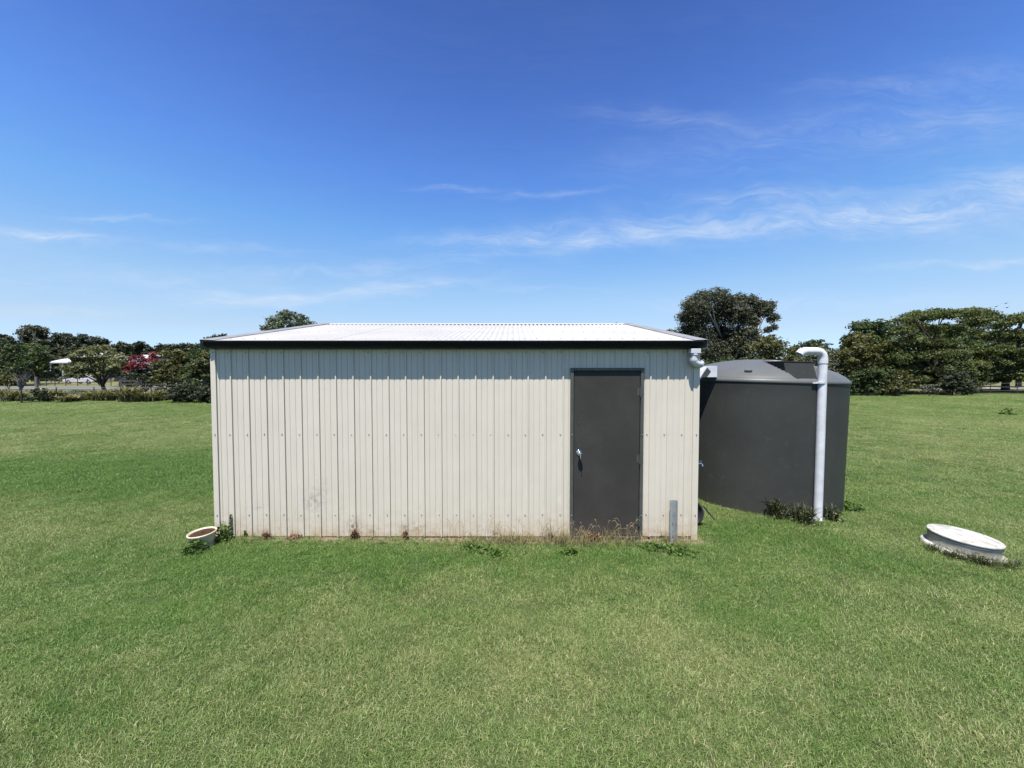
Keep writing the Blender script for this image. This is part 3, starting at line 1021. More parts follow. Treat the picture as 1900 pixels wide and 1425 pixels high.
mb.build('housing_lid', M_black, hs)
for (ang, rr) in ((-128, 1.10), (-4, 1.16)):
    a_ = R(ang)
    m = Matrix.Translation((rr * math.cos(a_), rr * math.sin(a_), dome_z(rr) - 0.005)) @ Matrix.Rotation(a_, 4, 'Z')
    mb = MB().bbox(-0.03, 0.03, -0.05, 0.05, 0, 0.045, 0.012, m)
    mb.build('lifting_lug', M_dome, tank)

# rain head strainer seen between shed and tank dome
rp = P(1307, 689, 6.1)
t = thing('rain_head', 'white sloped rain head with dark mesh between shed and tank', 'rain head', rp)
mb = MB()
mb.add([(-0.10, -0.08, -0.09), (0.16, -0.08, -0.09), (0.16, 0.12, -0.09), (-0.10, 0.12, -0.09), (0.0, -0.08, 0.075), (0.16, -0.08, 0.085), (0.16, 0.12, 0.085), (0.0, 0.12, 0.075)],
       [(0, 3, 2, 1), (4, 5, 6, 7), (0, 1, 5, 4), (1, 2, 6, 5), (2, 3, 7, 6), (3, 0, 4, 7)])
mb.build('strainer_body', M_pvc, t)
mb = MB()
mb.add([(-0.095, -0.084, -0.085), (0.0, -0.084, 0.06), (0.06, -0.084, 0.0), (0.0, -0.084, -0.085)], [(0, 3, 2, 1)])
mb.build('mesh_screen', M_mesh, t)
mb = MB(); mb.tube([(0.05, 0.10, -0.02), (0.35, 0.35, -0.10)], 0.045, 12); mb.build('outlet_pipe', M_pvc, t)

# standpipe in front of the tank
sp = G(1517, 966)
t = thing('standpipe', 'tall white overflow pipe with hooked top standing in front of the grey tank', 'pipe', (sp.x, sp.y, sp.z))
ps = P(1527, 668, sp.y + 0.02) - Vector(sp)
pm_ = P(1523, 710, sp.y + 0.015) - Vector(sp)
mb = MB(); mb.tube([(0, 0, -0.05), tuple(ps)], 0.055, 24); mb.build('pipe', M_pvc, t)
mb = MB(); d_ = ps.normalized()
mb.tube([ps - d_ * 0.05, ps + d_ * 0.01], 0.0605, 24); mb.build('collar', M_pvc, t)
tp = P(1512, 651, sp.y + 0.02) - Vector(sp)
lf = P(1490, 652, sp.y + 0.02) - Vector(sp)
tipp = P(1481, 658, sp.y + 0.02) - Vector(sp)
c0 = Vector(ps)
hookp = [c0, c0 + Vector((0.0, 0, 0.035)), c0 + Vector((-0.012, 0, 0.078)), c0 + Vector((-0.045, 0, 0.112)), c0 + Vector((-0.09, 0, 0.124)), Vector((lf.x + 0.01, 0, c0.z + 0.124)), Vector((lf.x - 0.035, 0, c0.z + 0.110)), Vector((tipp.x, 0, c0.z + 0.075))]
mb = MB(); mb.tube(hookp, 0.056, 24, cap=False)
mb.build('hooked_elbow', M_pvc, t)
mb = MB(); mb.tube([pm_ - d_ * 0.012, pm_ + d_ * 0.012], 0.0595, 24); mb.box(-0.12 + pm_.x, -0.055 + pm_.x, 0.0, 0.02, pm_.z - 0.012, pm_.z + 0.006); mb.build('pipe_clip', M_pvc, t)
mb = MB(); mb.tube([(-0.01, 0, 0.005), (0.03, -0.02, 0.0)], 0.063, 16); mb.tube([(-0.05, 0.0, 0.03), (-0.13, 0.0, 0.035)], 0.018, 10); mb.build('foot_fitting', M_pvc, t)

# black drum behind the shed's right corner
dc = P(1283, 949, 5.15)
t = thing('plastic_drum', 'black round plastic drum lying on its side behind the right corner of the shed', 'drum', (2.40, 5.12, float(gz(2.4, 5.12))))
m = Matrix.Translation((0, 0, 0.185)) @ Matrix.Rotation(PI / 2, 4, 'X') @ Matrix.Translation((0, 0, 0.0))
mb = MB(); mb.lathe([(0.0, 0.0), (0.150, 0.0), (0.152, 0.02), (0.178, 0.022), (0.182, 0.0), (0.182, -0.03), (0.172, -0.05), (0.176, -0.2), (0.176, -0.42), (0.15, -0.45), (0.0, -0.45)], 40, m)
mb.build('drum_body', M_black, t)
mb = MB(); mb.lathe([(0.03, 0.0), (0.03, 0.02), (0.0, 0.022)], 16, m @ Matrix.Translation((0.06, 0.08, 0))); mb.build('bung', M_black, t)
mb = MB(); mb.tube([(0.165, -0.02, 0.29), (0.20, -0.03, 0.25), (0.30, -0.06, 0.12)], [0.008, 0.010, 0.008], 6); mb.build('lever_handle', M_black, t)

# ------------------------------------------------------------------ septic lid
lc = Vector((5.47, 4.60, 0)); lc.z = float(gz(lc.x, lc.y)) + 0.004
t = thing('septic_lid', 'round white concrete inspection lid on a short riser in the lawn', 'septic lid', lc)
t.rotation_euler = (R(2.5), R(4), 0)
H_ = 0.175
mb = MB(); mb.lathe([(0.352, -0.05), (0.352, 0.012), (0.345, 0.020), (0.300, 0.024)], 64); mb.build('base_flange', M_lid, t)
mb = MB(); mb.lathe([(0.305, 0.0), (0.298, 0.06), (0.300, H_ - 0.052), (0.306, H_ - 0.046), (0.306, H_ - 0.036), (0.290, H_ - 0.034)], 64); mb.build('riser_ring', M_lidside, t)
mb = MB(); mb.lathe([(0.290, H_ - 0.026), (0.310, H_ - 0.026), (0.314, H_ - 0.020), (0.314, H_ - 0.006), (0.306, H_), (0.12, H_ + 0.006), (0.0, H_ + 0.007)], 64); cv = mb.build('cover', M_lid, t)
mb = MB()
for an in (12, 78, 140, 200, 262, 318):
    m = Matrix.Rotation(R(an), 4, 'Z')
    for (xa, xb) in ((0.06, 0.26),):
        zf = lambda r: H_ + 0.0072 - 0.0012 * r / 0.3
        mb.add([m @ Vector((xa, -0.003, zf(xa))), m @ Vector((xb, -0.003, zf(xb) - 0.0045)), m @ Vector((xb, 0.003, zf(xb) - 0.0045)), m @ Vector((xa, 0.003, zf(xa)))], [(0, 1, 2, 3)])
mb.build('cover_groove', M_groove, cv)
mb = MB()
for (xx, yy) in ((0.27, 0.03), (-0.24, 0.12), (0.05, -0.27)):
    mb = MB()
    mb.lathe([(0.008, 0), (0.008, 0.005), (0, 0.006)], 8, Matrix.Translation((xx, yy, H_ + 0.0015)), False)
    mb.build('cover_bolt', M_galv, cv)

# ------------------------------------------------------------------ cream pot with soil
bp = P(377, 986, 4.47)
t = thing('garden_pot', 'cream pot of dry dark soil beside the left corner of the shed', 'pot', (bp.x, 4.47, float(gz(bp.x, 4.47))))
t.rotation_euler = (R(3), R(-2.5), 0)
hz = bp.z - float(gz(bp.x, 4.47)); t.scale = (0.88, 0.88, 1.0)
mb = MB(); mb.lathe([(0.0, hz - 0.075), (0.11, hz - 0.060), (0.140, hz - 0.030), (0.148, hz - 0.006), (0.156, hz), (0.164, hz - 0.005), (0.162, hz - 0.018), (0.150, hz - 0.035), (0.138, hz - 0.075), (0.122, hz - 0.13), (0.108, 0.02)][::-1], 48)
mb.build('bowl', M_cream, t)
mb = MB(); mb.lathe([(0.125, -0.03), (0.125, 0.012), (0.116, 0.020), (0.10, 0.022)], 32); mb.build('foot', M_cream, t)
mb = MB(); rr = random.Random(3)
V = [(0, 0, hz - 0.014)]
for i in range(1, 7):
    for k in range(24):
        a_ = 2 * PI * k / 24
        V.append((0.146 * i / 6 * math.cos(a_), 0.146 * i / 6 * math.sin(a_), hz - 0.021 + rr.uniform(-.006, .008) * (i < 6) + 0.005 * math.sin(a_)))
F = [(0, 1 + k, 1 + (k + 1) % 24) for k in range(24)] + [(1 + i * 24 + k, 1 + (i + 1) * 24 + k, 1 + (i + 1) * 24 + (k + 1) % 24, 1 + i * 24 + (k + 1) % 24) for i in range(5) for k in range(24)]
mb.add(V, F); mb.build('soil', M_soil, t)
ct = thing('terracotta_shard', 'curved pale shard lying in the grass below the cream pot', 'shard', (G(361, 1013).x, G(361, 1013).y, 0.03))
mb = MB()
V = []; 
for i in range(9):
    a_ = R(20 + i * 14)
    for rr_, zz in ((0.060, 0.0), (0.060, 0.035), (0.072, 0.035), (0.072, 0.0)):
        V.append((rr_ * math.cos(a_), rr_ * math.sin(a_) * 0.7, zz + 0.004 * math.sin(i)))
F = [(i * 4 + j, i * 4 + (j + 1) % 4, (i + 1) * 4 + (j + 1) % 4, (i + 1) * 4 + j) for i in range(8) for j in range(4)] + [(0, 1, 2, 3), (35, 34, 33, 32)]
mb.add(V, F); mb.build('shard_piece', M_cream, ct)
ct.rotation_euler = (R(12), R(-8), R(10))


# ------------------------------------------------------------------ foliage builders
def cards(pos, nrm, size, aspect, rng, shape='rhomb', along=None):
    """n leaf quads; along = preferred long axis"""
    n_ = len(pos)
    nrm = nrm / (np.linalg.norm(nrm, axis=1, keepdims=True) + 1e-9)
    r = rng.normal(size=(n_, 3)) if along is None else along + rng.normal(size=(n_, 3)) * 0.35
    t_ = np.cross(nrm, r); t_ /= (np.linalg.norm(t_, axis=1, keepdims=True) + 1e-9)
    b_ = np.cross(nrm, t_)
    s = size[:, None]
    V = np.empty((n_, 4, 3))
    V[:, 0] = pos - b_ * s * 0.5 * aspect
    V[:, 1] = pos + t_ * s * 0.5 - b_ * s * 0.05 * aspect
    V[:, 2] = pos + b_ * s * 0.5 * aspect
    V[:, 3] = pos - t_ * s * 0.5 - b_ * s * 0.05 * aspect
    return V.reshape(-1, 3), np.arange(n_ * 4).reshape(-1, 4)


def crown_cards(blobs, leaf, dens, rng, flat=1.0, droop=0.0, aspect=1.6, fill=0.25):
    """leaf clumps: many small tufts spread over each blob"""
    VV, RR = [], []
    for (c, r) in blobs:
        c = np.array(c)
        area = 4 * PI * r * r
        nt_ = max(6, int(area * dens / 14.0))
        d = rng.normal(size=(nt_, 3)); d[:, 2] = d[:, 2] * 0.9 + 0.15
        d /= np.linalg.norm(d, axis=1, keepdims=True)
        rad = r * (rng.uniform(0, 1, nt_) ** 0.35)
        inner = rng.uniform(size=nt_) < fill
        rad[inner] *= 0.7
        tc_ = c + d * rad[:, None] * np.array([1, 1, flat])
        tone = rng.uniform(0.0, 1.0, nt_) * 0.6
        per = 14
        tr = np.clip(r * 0.18, leaf * 0.9, leaf * 4)
        off = rng.normal(size=(nt_, per, 3)) * tr * np.array([1, 1, 0.55])
        pos = (tc_[:, None] + off).reshape(-1, 3)
        pos[:, 2] -= droop * rng.uniform(0, 1, len(pos)) * r
        nn = (np.repeat(d, per, 0) * 0.8 + rng.normal(size=(nt_ * per, 3)) * 0.7 + np.array([0, 0, 0.55]))
        sz = leaf * rng.uniform(0.6, 1.3, nt_ * per)
        V_, _ = cards(pos, nn, sz, aspect, rng)
        VV.append(V_)
        RR.append(np.clip(np.repeat(tone, per) + rng.uniform(0, 0.4, nt_ * per), 0, 1))
    V = np.concatenate(VV)
    return V, np.arange(len(V)).reshape(-1, 4), np.concatenate(RR)


NLEAF = [0]


def tree(name, label, cat, base, blobs, leaf, dens, mat, bark, trunk_r, seed, group=None, fork=0.35, flat=0.75, droop=0.0, aspect=1.6, limbs=8,
         trunk_name='trunk', crown_name='crown', extra=None, fill=0.25, lean=(0, 0), trunks=1):
    """blobs are relative to base"""
    rng = np.random.default_rng(seed)
    rnd_ = random.Random(seed)
    t = thing(name, label, cat, base, 0, group)
    V, F, rn = crown_cards(blobs, leaf, dens, rng, flat, droop, aspect, fill)
    V = V[:]
    np_mesh(crown_name, V, F, mat, t, rn)
    NLEAF[0] += len(F) * 2
    top = max(bb[0][2] for bb in blobs)
    mb = MB()
    cx0 = sum(bb[0][0] for bb in blobs) / len(blobs); cy0 = sum(bb[0][1] for bb in blobs) / len(blobs)
    for k in range(trunks):
        ox = (k - (trunks - 1) / 2) * trunk_r * 2.2
        fz = top * fork
        f0 = Vector((cx0 * 0.25 + lean[0] + ox, cy0 * 0.2, fz))
        mb.tube([(ox * 0.6, 0, -0.2), (ox * 0.8, 0, fz * 0.4), tuple(f0)], [trunk_r * 1.15, trunk_r * 0.95, trunk_r * 0.8], 9)
        sel = rnd_.sample(blobs, min(limbs, len(blobs)))
        for (c, r) in sel:
            c = Vector(c)
            midp = f0.lerp(c, 0.5) + Vector((rnd_.uniform(-.1, .1) * top, rnd_.uniform(-.1, .1) * top, rnd_.uniform(-0.02, .06) * top))
            mb.tube([f0 - Vector((0, 0, trunk_r * 0.5)), f0.lerp(midp, 0.5) + Vector((0, 0, 0.01 * top)), midp, c + Vector((0, 0, r * 0.3))], [trunk_r * 0.6, trunk_r * 0.42, trunk_r * 0.3, trunk_r * 0.10], 6, cap=False)
            for _ in range(2):
                d = Vector((rnd_.uniform(-1, 1), rnd_.uniform(-1, 1), rnd_.uniform(-.1, 1))).normalized()
                mb.tube([midp, midp.lerp(c + d * r * 0.5, 0.6), c + d * r * 0.9], [trunk_r * 0.22, trunk_r * 0.14, trunk_r * 0.05], 5, cap=False)
    mb.build(trunk_name, bark, t)
    return t


def blobs_px(base, Yc, lst, depth=1.0, seed=0, jitter=1):
    """crown lobes from photograph positions: (u, v, radius_px) at distance Yc, spread in depth"""
    rnd_ = random.Random(seed)
    out = []
    for (u, v, rp) in lst:
        r = rp / 713.0 * Yc
        for j in range(jitter):
            yy = rnd_.uniform(-depth, depth) if jitter > 1 else rnd_.uniform(-depth * 0.4, depth * 0.4)
            p = P(u, v, Yc + yy)
            r2 = r * rnd_.uniform(0.85, 1.05) * (Yc + yy) / Yc
            out.append(((p.x - base[0] + rnd_.uniform(-.15, .15) * r, p.y - base[1], max(p.z - base[2], r2 * 0.3)), r2))
    return out


def base_at(u, Y_):
    p = P(u, 712, Y_)
    return (p.x, Y_, float(gz(p.x, Y_)))


def grid_blobs(rnd_, outline, rp, vbot, step):
    """fill an outline [(u, vtop), ...] down to vbot with lobes of radius about rp"""
    lst = []
    u0, u1 = outline[0][0], outline[-1][0]
    u = u0 + rp * 0.5
    us = [p[0] for p in outline]; vs = [p[1] for p in outline]
    while u < u1 - rp * 0.3:
        vt = np.interp(u, us, vs) + rp * 0.75
        v = vt
        while v < vbot:
            lst.append((u + rnd_.uniform(-.3, .3) * rp, v + rnd_.uniform(-.2, .2) * rp * (v > vt), rp * rnd_.uniform(0.8, 1.2)))
            v += rp * step
        u += rp * step
    return lst


def otree(name, label, cat, ub, Y_, outline, rp, vbot, mat, leaf, dens, seed, bark=None, trunk_r=0.25, step=1.15, depth=2.0, jitter=1, group=None, **kw):
    b0 = base_at(ub, Y_)
    rnd_ = random.Random(seed)
    bl = blobs_px(b0, Y_, grid_blobs(rnd_, outline, rp, vbot, step), depth, seed, jitter)
    return tree(name, label, cat, b0, bl, leaf, dens, mat, bark or M_bark, trunk_r, seed, group=group, **kw)


GB = 'trees beyond the field'
# --- large gum right of the shed
b0 = base_at(1345, 41)
gl = [(1310, 572, 16), (1345, 572, 18), (1376, 574, 16), (1402, 582, 14), (1285, 565, 19), (1272, 588, 17), (1275, 612, 18), (1305, 552, 17), (1332, 550, 19), (1352, 556, 14), (1372, 556, 15), (1392, 560, 15), (1410, 566, 12), (1425, 568, 13), (1432, 590, 13), (1422, 578, 12),
      (1300, 590, 22), (1330, 585, 22), (1362, 588, 20), (1388, 592, 16), (1300, 620, 24), (1335, 620, 26), (1365, 622, 22), (1392, 618, 16), (1280, 640, 20), (1310, 650, 26), (1345, 652, 28), (1380, 640, 20),
      (1300, 676, 22), (1335, 682, 26), (1370, 672, 24), (1425, 612, 8), (1437, 606, 6), (1410, 632, 12), (1265, 650, 14), (1290, 700, 22), (1330, 708, 24), (1432, 625, 6), (1400, 600, 10)]
tree('gum_tree', 'tall rounded grey green gum tree rising above the tank', 'tree', b0, blobs_px(b0, 41, gl, 2.6, 3, 3), 0.11, 66, L_gum, M_palebark, 0.35, 11, group=GB, fork=0.25, flat=0.9, limbs=16, trunks=2)
# --- others on the right
otree('rounded_tree', 'low rounded olive tree between the big gum and the tank dome', 'tree', 1440, 33, [(1378, 690), (1392, 640), (1425, 624), (1455, 632), (1480, 652), (1498, 684)], 17, 700, L_olive, 0.13, 40, 12, depth=1.6, jitter=2, trunk_r=0.18, group=GB)
otree('rounded_tree', 'dark dome shaped tree behind the hooked pipe', 'tree', 1512, 48, [(1476, 660), (1485, 634), (1510, 626), (1535, 636), (1548, 650)], 13, 712, L_ever, 0.18, 26, 13, depth=2, jitter=2, group=GB)
otree('silver_bush', 'pale grey green bush right behind the white hooked pipe', 'bush', 1545, 37, [(1490, 660), (1520, 640), (1548, 648), (1570, 665)], 12, 720, L_grey, 0.13, 34, 14, depth=1.2, jitter=1, group=GB, trunk_r=0.12)
otree('evergreen_tree', 'brownish layered evergreen tree directly right of the tank', 'tree', 1620, 36, [(1552, 660), (1572, 628), (1600, 612), (1625, 628), (1648, 660)], 15, 716, L_olive, 0.14, 36, 15, depth=2.2, jitter=2, group=GB, fork=0.15, flat=0.6)
otree('gum_tree', 'dark rounded tree with two humps behind the brownish evergreen', 'tree', 1625, 50, [(1567, 640), (1580, 602), (1600, 594), (1618, 598), (1640, 590), (1662, 604), (1680, 640)], 14, 700, L_mid, 0.19, 24, 16, depth=2.5, jitter=2, group=GB)
rk = random.Random(8)
def layered(ub, Y_, lst, seed, label, mat=L_bright, dens=84, leaf=0.10):
    b0 = base_at(ub, Y_)
    return tree('spreading_tree', label, 'tree', b0, blobs_px(b0, Y_, lst, 2.6, seed, 2), leaf, dens, mat, M_darkbark, 0.28, seed, group=GB, fork=0.3, flat=0.62, limbs=14)
L1 = []
for (ua, ub_, va, vb) in [(1668, 1700, 600, 590), (1690, 1740, 588, 578), (1720, 1790, 588, 584), (1660, 1720, 618, 606), (1730, 1780, 612, 606), (1655, 1700, 640, 630), (1700, 1770, 634, 640), (1660, 1790, 662, 658), (1670, 1800, 688, 690), (1690, 1800, 708, 706)]:
    for k_ in range(max(2, int((ub_ - ua) / 13))):
        tt = (k_ + 0.5) / max(2, int((ub_ - ua) / 13))
        L1.append((ua + (ub_ - ua) * tt, va + (vb - va) * tt + rk.uniform(-4, 4), rk.uniform(13, 17)))
layered(1730, 35, L1, 17, 'broad spreading green tree with layered branches in the right hand row')
L2 = []
for (ua, ub_, va, vb) in [(1782, 1830, 578, 576), (1800, 1850, 594, 590), (1845, 1905, 604, 592), (1880, 1960, 590, 586), (1815, 1870, 620, 624), (1870, 1950, 622, 616), (1800, 1860, 648, 650), (1860, 1960, 650, 650), (1810, 1960, 674, 676), (1800, 1850, 700, 700), (1862, 1960, 695, 697)]:
    for k_ in range(max(2, int((ub_ - ua) / 13))):
        tt = (k_ + 0.5) / max(2, int((ub_ - ua) / 13))
        L2.append((ua + (ub_ - ua) * tt, va + (vb - va) * tt + rk.uniform(-4, 4), rk.uniform(13, 17)))
layered(1866, 38, L2, 18, 'rightmost spreading tree with open crown and a dark trunk by the lane', leaf=0.105, dens=74)
otree('gum_tree', 'feathery pale tree top just above the spreading trees on the right', 'tree', 1810, 54, [(1780, 590), (1792, 570), (1812, 566), (1828, 572), (1838, 600)], 9, 640, L_acacia, 0.2, 20, 19, depth=2, group=GB)
otree('dark_bush', 'dense dark bush at the field edge below the spreading trees', 'bush', 1770, 33, [(1730, 712), (1745, 690), (1770, 680), (1795, 690), (1812, 712)], 14, 726, L_gum2, 0.12, 40, 20, depth=1.2, jitter=2, group=GB, trunk_r=0.1)
otree('dark_bush', 'low dark bush at the field edge right behind the tank', 'bush', 1610, 32.5, [(1572, 700), (1590, 686), (1620, 680), (1650, 690), (1668, 704)], 13, 726, L_ever, 0.12, 38, 21, depth=1.0, jitter=2, group=GB, trunk_r=0.1)
otree('olive_bush', 'brown green bush between the tank and the silver shrub', 'bush', 1665, 32, [(1640, 706), (1655, 688), (1675, 684), (1692, 704)], 11, 726, L_olive, 0.11, 36, 22, depth=1.0, jitter=2, group=GB, trunk_r=0.1)
otree('silver_shrub', 'small silvery shrub at the field edge on the right', 'shrub', 1725, 31.5, [(1706, 726), (1715, 712), (1728, 709), (1744, 724)], 8, 732, L_grey, 0.08, 60, 23, depth=0.4, group=GB, trunk_r=0.05)
otree('evergreen_tree', 'dark green filler tree seen through the gaps of the spreading trees', 'tree', 1745, 46, [(1680, 640), (1700, 612), (1740, 604), (1790, 606), (1815, 640)], 15, 712, L_mid, 0.19, 22, 61, depth=2.0, jitter=2, group=GB)
otree('evergreen_tree', 'dark green tree standing behind the crown of the rightmost spreading tree', 'tree', 1890, 48, [(1815, 650), (1840, 618), (1880, 610), (1930, 606), (1975, 630)], 15, 694, L_mid, 0.19, 22, 62, depth=2.0, jitter=2, group=GB)
# --- tips behind the shed
otree('pale_gum', 'rounded blue grey tree standing behind the left part of the roof', 'tree', 535, 52, [(486, 614), (498, 590), (520, 578), (545, 576), (568, 586), (586, 604)], 12, 690, leaf_mat('leaf_blue_grey', (0.06, 0.085, 0.055), (0.17, 0.21, 0.15), (0.24, 0.28, 0.22), 0.25), 0.18, 22, 24, depth=2.6, jitter=2, group=GB)
otree('evergreen_tree', 'green tree top peeping over the left end of the gutter', 'tree', 405, 42, [(384, 632), (395, 622), (412, 619), (428, 630)], 9, 720, L_mid, 0.16, 28, 25, depth=1.5, jitter=2, group=GB)
otree('pale_gum', 'sparse tree tops just showing above the right part of the roof ridge', 'tree', 1135, 58, [(1096, 604), (1106, 598), (1120, 602), (1140, 600), (1158, 598), (1180, 608)], 9, 690, L_bright, 0.17, 10, 26, depth=1.5, group=GB)
otree('acacia_tree', 'yellow green tree between the roof corner and the big gum', 'tree', 1238, 45, [(1222, 626), (1232, 612), (1250, 612), (1268, 618)], 9, 700, L_acacia, 0.15, 26, 27, depth=1.5, jitter=2, group=GB)
otree('acacia_tree', 'bushy green tree low behind the gap between shed and tank', 'tree', 1320, 30, [(1290, 690), (1310, 664), (1345, 660), (1375, 668), (1392, 690)], 14, 706, L_mid, 0.12, 30, 28, depth=1.2, jitter=2, group=GB, trunk_r=0.12)

# --- left: far gums
GF = 'tall gums behind the houses'
otree('gum_tree', 'tallest gum of the far left row with a forked knobbly crown', 'tree', 70, 95, [(42, 640), (45, 612), (58, 603), (74, 603), (86, 614), (92, 636)], 9.5, 690, L_gum, 0.36, 9, 31, bark=M_palebark, trunk_r=0.5, depth=3, jitter=2, group=GF)
otree('gum_tree', 'second tallest dark gum right of the forked one on the far left', 'tree', 115, 95, [(92, 650), (100, 620), (118, 616), (132, 624), (139, 646)], 10, 695, L_gum2, 0.36, 9, 32, trunk_r=0.45, depth=3, jitter=2, group=GF)
otree('gum_tree', 'slender gum with a pointed top above the spreading yellow green tree', 'tree', 150, 92, [(139, 650), (142, 626), (150, 617), (158, 630), (166, 640)], 7.5, 695, L_gum2, 0.34, 10, 33, trunk_r=0.35, depth=2, jitter=2, group=GF)
otree('gum_tree', 'flat topped dark gum behind the top of the yellow green tree', 'tree', 182, 96, [(164, 642), (170, 625), (184, 624), (197, 632), (206, 646)], 7.5, 695, L_gum2, 0.34, 10, 34, trunk_r=0.4, depth=2, jitter=2, group=GF)
otree('gum_tree', 'dark low gum behind and left of the crimson blossom', 'tree', 228, 100, [(210, 648), (216, 638), (228, 634), (240, 640), (246, 650)], 6.5, 700, L_gum2, 0.34, 9, 35, trunk_r=0.4, depth=2, jitter=2, group=GF)
otree('gum_tree', 'dark low gum directly above the crimson blossom', 'tree', 262, 100, [(244, 650), (250, 636), (262, 633), (275, 642), (285, 650)], 6.5, 700, L_gum2, 0.34, 9, 36, trunk_r=0.4, depth=2, jitter=2, group=GF)
otree('gum_tree', 'dark thin crowned gum nearest the left wall of the shed in the far row', 'tree', 340, 100, [(285, 650), (292, 641), (308, 637), (330, 640), (350, 636), (370, 640), (388, 644)], 6.5, 700, L_gum2, 0.34, 9, 37, trunk_r=0.4, depth=2, jitter=2, group=GF)
otree('gum_tree', 'dark gum cut by the left edge of the picture', 'tree', 5, 90, [(-60, 640), (-25, 616), (0, 618), (16, 626), (40, 634)], 10, 690, L_gum2, 0.34, 9, 38, trunk_r=0.4, depth=3, jitter=2, group=GF)
# --- left: mid row
GM = 'garden trees along the left road'
otree('evergreen_tree', 'broad dark evergreen at the far left edge', 'tree', 15, 55, [(-70, 690), (-50, 645), (-10, 634), (20, 636), (42, 652), (55, 680)], 13, 714, L_ever, 0.2, 20, 41, depth=3, jitter=2, group=GM, bark=M_darkbark)
otree('evergreen_tree', 'dark green tree left of the white roofed house', 'tree', 68, 60, [(44, 680), (50, 640), (66, 632), (80, 644), (88, 664), (90, 700)], 10, 704, L_mid, 0.2, 18, 42, depth=2.4, jitter=2, group=GM, bark=M_darkbark)
otree('spreading_tree', 'yellow green spreading tree with forked dark trunk beside the white car', 'tree', 193, 33, [(122, 690), (132, 666), (148, 648), (175, 636), (200, 644), (225, 652), (240, 668), (246, 690)], 12.5, 694, L_acacia, 0.13, 40, 43, depth=1.8, jitter=2, group=GM, bark=M_darkbark, trunk_r=0.16, fork=0.22, flat=0.7, limbs=12)
otree('blossom_tree', 'small tree with dark leaves below crimson blossom', 'tree', 268, 31, [(228, 706), (240, 690), (260, 684), (285, 680), (298, 700)], 9, 702, L_gum2, 0.11, 44, 44, depth=1.0, jitter=2, group=GM, bark=M_darkbark, trunk_r=0.07, fork=0.15)
otree('dark_bush', 'dark bush added behind the timber gate to darken under the crimson blossom', 'bush', 255, 46, [(228, 712), (240, 696), (258, 692), (280, 694), (300, 708)], 9, 716, L_gum2, 0.1, 44, 91, depth=0.8, jitter=2, group=GM, trunk_r=0.05)  # added to deepen the dark under the blossom crown
otree('dark_bush', 'dark bush added for the shade under the dull green rounded tree', 'bush', 325, 28.5, [(296, 724), (306, 704), (325, 698), (345, 702), (356, 722)], 10, 738, L_gum2, 0.09, 48, 92, depth=0.8, jitter=2, group=GM, trunk_r=0.05)  # added so the ground under the rounded tree reads dark
otree('evergreen_tree', 'low dark tree added for the shade between the spreading tree and the house', 'tree', 150, 70, [(128, 690), (138, 668), (155, 664), (175, 668), (190, 690)], 8, 700, L_gum2, 0.2, 22, 93, depth=1.2, jitter=2, group=GM, trunk_r=0.1)  # added to darken the line under the spreading crown
otree('evergreen_tree', 'low dark tree added for the shade between the spreading tree and the crimson blossom', 'tree', 222, 50, [(198, 690), (208, 668), (225, 664), (242, 672), (250, 690)], 9, 700, L_gum2, 0.16, 26, 94, depth=1.2, jitter=2, group=GM, trunk_r=0.1)  # another added fill, for the dark beside and under the spreading crown
bl_t = bpy.data.objects['blossom_tree']
bb = blobs_px(base_at(268, 31), 31, [(238, 682, 7), (248, 674, 8), (236, 690, 5), (262, 672, 8), (276, 666, 8), (284, 660, 6), (256, 682, 8), (270, 680, 7), (284, 670, 6), (248, 664, 4), (288, 656, 4), (262, 662, 3)], 0.8, 5, 2)
V, F, rn = crown_cards(bb, 0.10, 40, np.random.default_rng(5), 0.8)
np_mesh('blossom', V, F, L_red, bl_t, rn)
otree('garden_tree', 'dull green rounded tree right of the crimson blossom', 'tree', 320, 30, [(286, 690), (294, 660), (312, 646), (335, 644), (352, 656), (362, 690)], 13, 712, L_olive, 0.12, 38, 45, depth=1.6, jitter=2, group=GM, bark=M_darkbark, trunk_r=0.16)
otree('evergreen_tree', 'dense dark tree reaching the ground against the left wall of the shed', 'tree', 385, 27, [(342, 700), (352, 664), (372, 640), (395, 630), (420, 634), (440, 660)], 15, 738, L_ever, 0.11, 40, 46, depth=1.6, jitter=2, group=GM, bark=M_darkbark, trunk_r=0.2, fork=0.12)
otree('olive_bush', 'yellow olive bush in front of the dense dark tree', 'bush', 380, 25.8, [(360, 690), (368, 662), (385, 652), (400, 664)], 8, 700, L_olive, 0.09, 44, 47, depth=0.7, group=GM, trunk_r=0.07)
otree('dark_bush', 'black green bush at the field edge beside the left wall of the shed', 'bush', 345, 25.5, [(306, 736), (316, 722), (335, 712), (360, 708), (388, 716), (400, 736)], 9, 744, L_gum2, 0.09, 50, 48, depth=0.9, jitter=2, group=GM, trunk_r=0.06)
otree('dark_bush', 'small dark bush under the grey strainer post', 'bush', 72, 25.8, [(50, 742), (58, 726), (72, 719), (84, 724), (94, 738)], 8, 743, L_dark, 0.08, 55, 49, depth=0.6, jitter=2, group=GM, trunk_r=0.05)
otree('dark_bush', 'dark leafy bush behind the bare sapling at far left', 'bush', 18, 33, [(-20, 705), (0, 694), (24, 692), (34, 706)], 8, 712, L_olive, 0.1, 40, 50, depth=0.8, jitter=2, group=GM, trunk_r=0.05)


